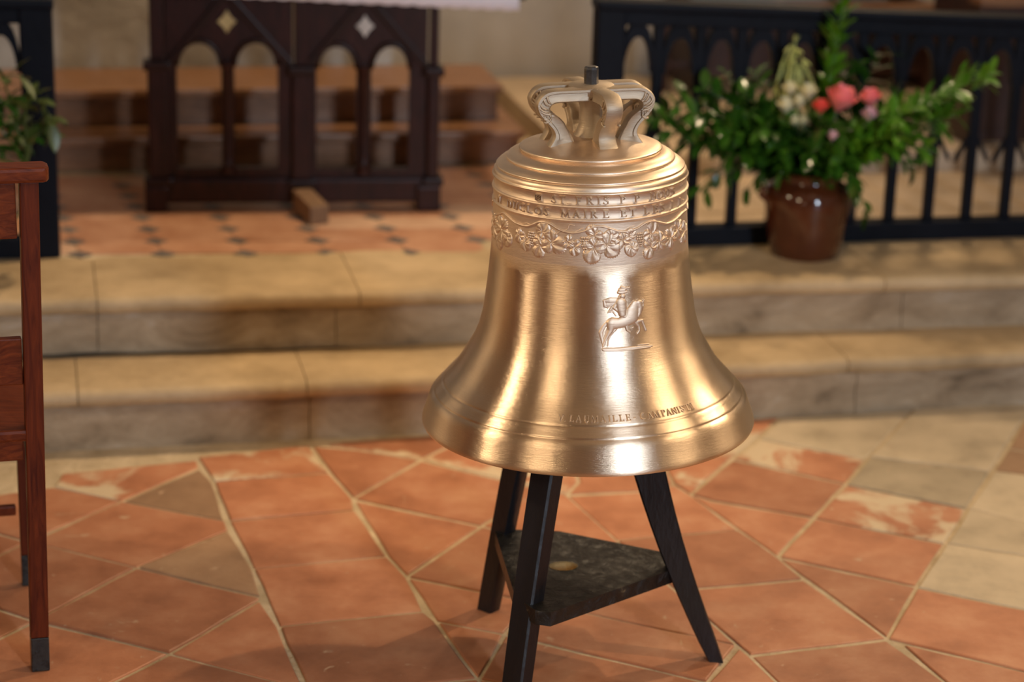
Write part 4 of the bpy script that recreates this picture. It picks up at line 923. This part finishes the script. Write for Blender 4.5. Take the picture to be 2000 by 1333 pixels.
# ------------------------------------------------------------------ stalls behind the rail
def stall(u0, u1, v, zl, zp, zseat, label, post=None):
    zb = ZS+.071; s = empty('choir_stall', ch((u0+u1)/2, v, zb)); tag(s, label, 'stall'); s.rotation_euler = (0, 0, math.atan2(EX.y, EX.x)); w = u1-u0
    def b(nm, c, sz, m=M_STALL, bev=.005):
        bm = bmesh.new(); add_box(bm, c, sz, bev); obj(nm, bm, m, s)
    n = max(2, int(w/.30))
    for i in range(n):
        x = -w/2+w*(i+.5)/n
        b('front_panel', (x, 0, (zp+zl)/2-zb), (w/n-.012, .022, zl-zp-.02))
        b('back_panel', (x, .30, zl+.24-zb), (w/n-.012, .022, .44))
    b('ledge', (0, -.01, zl-zb), (w+.02, .10, .024), M_DAIS); b('lower_rail', (0, 0, zp-zb), (w, .035, .03)); b('seat_board', (0, .20, zl-.08-zb), (w-.01, .24, .024)); b('back_rail', (0, .30, zl+.47-zb), (w, .045, .04))
    for x in (-w/2+.02, w/2-.02): b('stall_end', (x, .15, (zl+.01-zb)/2+.0003), (.036, .36, zl+.01-zb))
    if post:
        b('end_post', (post-(u0+u1)/2, .02, .16), (.022, .03, .3195)); b('end_rail', ((post-(u0+u1)/2-w/2)/2, .02, .09), (abs(post-u0), .02, .022)); b('end_rail', ((post-(u0+u1)/2-w/2)/2, .02, .30), (abs(post-u0), .02, .022))
stall(1.07, 1.93, 2.2, .640, .425, .5, 'dark brown choir stall behind the rail, directly beyond the flower pot', .985)
stall(1.70, 2.7, 1.36, .80, .38, .5, 'dark brown choir stall at the outer end behind the rail, closest to it')

# ------------------------------------------------------------------ glazed crock with flowers
pc = at(1591, 515, ZS)+EY*.086; crock = empty('glazed_crock', (pc.x, pc.y, ZS)); tag(crock, 'brown glazed stoneware crock with two small ears, holding the flowers', 'crock')
bm = bmesh.new(); add_lathe(bm, [(.0, .0005), (.082, .0005), (.088, .006), (.096, .04), (.104, .09), (.1100, .13), (.1120, .155), (.1085, .175), (.098, .190), (.086, .198), (.081, .206), (.082, .216), (.086, .222), (.083, .227), (.076, .224), (.073, .210), (.085, .17), (.088, .05), (.0, .02)], 56); obj('body', bm, M_POT, crock, True, 60)
for s in (-1, 1):
    bm = bmesh.new(); add_tube(bm, [EX*s*(.106+.022*sin(PI*k/8))+Vector((0, 0, .150+.040*k/8)) for k in range(9)], .009, 8); obj('handle', bm, M_POT, crock, True)

def add_leaf(bm, p, d, up, L, W, fold=.25, nseg=5):
    d = d.normalized(); s = d.cross(up)
    if s.length < 1e-3: s = d.cross(Vector((1, 0, 0)))
    s.normalize(); n = s.cross(d).normalized(); rows = []
    for i in range(nseg+1):
        t = i/nseg; wv = W*sin(PI*min(1, t*.92+.04))**.8*(.5 if i in (0, nseg) else 1)*.5
        c = p+d*L*t-n*L*.18*t*t
        rows.append([bm.verts.new(c-s*wv+n*wv*fold), bm.verts.new(c), bm.verts.new(c+s*wv+n*wv*fold)])
    for a, b in zip(rows, rows[1:]):
        for k in range(2): bm.faces.new((a[k], a[k+1], b[k+1], b[k]))
def spray(parent, pts, m, L, W, n, spread=1.0, stem=.003, droop=0.0, name='leafy_branch', jit=1.0):
    """one leafy branch along pts"""
    pts = [Vector(p) for p in pts]; bm = bmesh.new(); sm = []
    for i in range(len(pts)-1):
        a, b, c, d = pts[max(i-1, 0)], pts[i], pts[i+1], pts[min(i+2, len(pts)-1)]
        for k in range(5):
            t = k/5; sm.append(.5*((2*b)+(-a+c)*t+(2*a-5*b+4*c-d)*t*t+(-a+3*b-3*c+d)*t**3))
    sm.append(pts[-1]); add_tube(bm, sm, [stem*(1-.6*i/len(sm)) for i in range(len(sm))], 5)
    for k in range(n):
        f = .12+.88*(k+random.random()*.6)/n; i = min(len(sm)-2, int(f*(len(sm)-1))); p = sm[i].lerp(sm[i+1], random.random())
        ax = (sm[i+1]-sm[i]).normalized(); ph = k*2.4+random.uniform(-.5, .5)*jit
        a = ax.cross(Vector((.3, .2, 1))).normalized(); b = ax.cross(a)
        d = ax*.75+(a*cos(ph)+b*sin(ph))*spread+Vector((0, 0, -droop)); sc_ = random.uniform(.7, 1.15)
        add_leaf(bm, p, d, Vector((random.uniform(-.4, .4), random.uniform(-.4, .4), 1)), L*sc_, W*sc_)
    return obj(name, bm, m, parent, True)
arr = empty('flower_arrangement', (pc.x, pc.y, ZS+.20)); tag(arr, 'spreading arrangement of glossy greenery, pink roses and pale fronds in the brown crock', 'flowers')
VD = (Vector((pc.x, pc.y, ZS+.35))-CAM).normalized(); VR = Vector((VD.y, -VD.x, 0)).normalized(); VU = VR.cross(VD); PXM = 4300/5.62
def fp(x, y, dep=0.0):
    """flower position: offsets across and up from the crock mouth (photo 1598, 360), dep towards the viewer"""
    q = VR*((x-1598)/PXM)+VU*((360-y)/PXM)
    return Vector((q.x, q.y, q.z))*(1-dep/5.62)-VD*dep
def br(x, y, m, L, W, n, dep=0.0, midl=.06, **k):
    b = fp(1598+(x-1598)*.10, 372, dep*.1); e = fp(x, y, dep); mid = b.lerp(e, .5)+Vector((0, 0, midl)); return spray(arr, [b, b.lerp(mid, .55)+Vector((0, 0, midl*.4)), mid, e], m, L, W, n, **k)
random.seed(21)
for x, y, d in ((1275, 250, .16), (1300, 275, .20), (1320, 225, .18), (1360, 240, .20), (1410, 265, .20), (1345, 300, .16), (1430, 320, .18), (1380, 190, .08), (1455, 190, .10), (1500, 260, .18), (1290, 240, .05), (1330, 205, .02), (1350, 262, .10), (1390, 290, .12), (1370, 225, .0), (1440, 250, .12), (1430, 200, .03), (1470, 300, .13), (1480, 225, .05)):
    br(x, y, M_LEAF, .056, .029, 46, d, .05, spread=1.2)
for x, y, d in ((1945, 125, .10), (1870, 165, .14), (1800, 200, .16), (1760, 260, .16), (1820, 280, .12), (1900, 135, .0), (1930, 150, .03), (1860, 190, .06), (1830, 225, .08), (1780, 215, .03), (1790, 255, .1), (1740, 240, .08), (1720, 290, .12), (1850, 245, .02), (1690, 270, .13), (1880, 215, .05)):
    br(x, y, M_LEAF2, .058, .023, 40, d, .05, spread=1.0)
for x, y, d in ((1650, -60, .02), (1632, 60, .02), (1635, -40, -.04), (1640, 40, -.05), (1625, 90, -.03)): br(x, y, M_LEAF2, .062, .024, 46, d, .0, spread=.6)
for x, y, d in ((1670, 130, -.06), (1720, 110, -.08), (1690, 200, -.03), (1480, 160, -.08), (1560, 250, .1), (1640, 260, .12), (1600, 300, .14), (1530, 300, .14), (1660, 310, .14), (1420, 160, -.06), (1580, 200, -.05), (1760, 180, -.06)):
    br(x, y, M_LEAF, .060, .028, 40, d, .02, spread=1.1)
for x, y, d in ((1395, 395, .06), (1440, 370, .10), (1350, 420, .02), (1470, 400, .06), (1700, 385, .06), (1725, 430, .0), (1690, 360, .12), (1810, 330, .0), (1850, 300, -.02), (1540, 352, .14), (1640, 352, .14)):
    br(x, y, M_LEAF, .048, .022, 20, d, .10, spread=1.0, droop=.35)
for k in range(16):                                    # pale drooping fronds
    x = random.uniform(1512, 1604); y0 = random.uniform(95, 150); b = fp(1556+(x-1556)*.3, y0-8, .03); e = fp(x, y0+random.uniform(70, 130), .05+random.uniform(-.02, .03))
    spray(arr, [fp(1570, 330, 0), fp(1556+(x-1556)*.15, 180, .0), b, b.lerp(e, .5)+VR*(x-1556)*.0003, e], M_LEAF3, .034, .0085, 11, spread=.30, stem=.0022, droop=.7, name='pale_frond')
spray(arr, [fp(1560, 330, 0), fp(1556, 200), fp(1552, 90)], M_LEAF3, .025, .009, 22, spread=.3, name='pale_frond')
def rose(x, y, size, m, dep, name='rose', tilt=(0, 0)):
    s = size/PXM; c = fp(x, y, dep); ax = (VU*.85-VD*.35+VR*tilt[0]).normalized(); a = ax.cross(VD).normalized(); b = ax.cross(a); bm = bmesh.new()
    for layer, (r0, r1, h, n) in enumerate(((.12, .22, .95, 3), (.22, .42, .95, 4), (.34, .62, .85, 5), (.42, .85, .70, 6))):
        for k in range(n):
            f0 = 2*PI*k/n+layer*.7; rows = []
            for i in range(5):
                t = i/4; rr = (r0*sin(t*PI/2)+(r1-r0)*t**1.6)*s*.62+.06*s; z = -.45*s+h*s*t; row = []
                for q in range(5):
                    f = f0+(q-2)/4*(2*PI/n)*1.25*(1-.25*t*t); row.append(bm.verts.new(c+(a*cos(f)+b*sin(f))*rr*(1+.10*t*t*abs(q-2)*-.5)+ax*(z-.05*s*abs(q-2)*t)))
                rows.append(row)
            for u, w_ in zip(rows, rows[1:]):
                for q in range(4): bm.faces.new((u[q], u[q+1], w_[q+1], w_[q]))
    o = obj(name, bm, m, arr, True)
    bm = bmesh.new(); add_tube(bm, [c-ax*.42*s, c.lerp(fp(1620, 340), .5), fp(1610, 372)], .003, 6); obj('rose_stem', bm, M_STEM, o, True); return o
tag(rose(1649, 197, 56, M_ROSE, .10, tilt=(.25, 0)), 'largest pink rose'); tag(rose(1706, 192, 40, M_ROSE, .08, tilt=(-.1, 0)), 'smaller pink rose')
tag(rose(1611, 213, 30, M_ROSER, .12), 'coral red rosebud'); tag(rose(1707, 224, 30, M_ROSEP, .11), 'pale lilac pink blossom'); rose(1638, 268, 20, M_ROSEP, .15)
for x, y, s in ((1543, 216, 34), (1585, 186, 32), (1548, 182, 28), (1568, 206, 28), (1562, 246, 24), (1578, 244, 20)): rose(x, y, s, M_CREAM, .09, 'cream_blossom')
# second greenery, by the chair
g2 = at(20, 470, ZS); g2 = Vector((-1.33, 5.13, ZS)); arr2 = empty('greenery', g2); tag(arr2, 'loose leafy greenery standing on a thin stem before the broad rail post, behind the chair', 'plant')
def gp(x, y, dep=0.0):
    d = F0+RR*((x-1000)/FPX)-UU*((y-666.5)/FPX); t = (5.14-dep)/d.y; return CAM+d*t-g2
random.seed(5)
for pts, m, n in (([(50, 460), (52, 330), (50, 215), (60, 190)], M_LEAF4, 5), ([(50, 300), (30, 230), (70, 195), (104, 240)], M_LEAF4, 14), ([(50, 300), (20, 200), (10, 150), (45, 150)], M_LEAF4, 10),
                  ([(50, 310), (70, 250), (95, 225), (108, 262)], M_LEAF4, 10), ([(50, 320), (0, 250), (-50, 190), (-90, 200)], M_LEAF, 20), ([(50, 330), (20, 260), (-10, 215), (20, 190)], M_LEAF, 18), ([(50, 330), (60, 270), (40, 240), (30, 262)], M_LEAF4, 10), ([(50, 330), (30, 285), (70, 270), (95, 268)], M_LEAF, 14), ([(50, 330), (-20, 300), (-60, 280), (-110, 290)], M_LEAF, 16)):
    spray(arr2, [gp(x, y, random.uniform(-.03, .05)) for x, y in pts], m, .058, .026, n, spread=.8, stem=.0035)
bm = bmesh.new(); add_tube(bm, [Vector((0, 0, .0005)), gp(52, 400), gp(51, 300)], .004, 6); obj('stem', bm, M_STEM, arr2, True)
bm = bmesh.new(); add_lathe(bm, [(.0, .0005), (.05, .0005), (.055, .03), (.06, .06), (.052, .07), (.0, .06)], 24); obj('dish', bm, M_POT, arr2, True, 50)
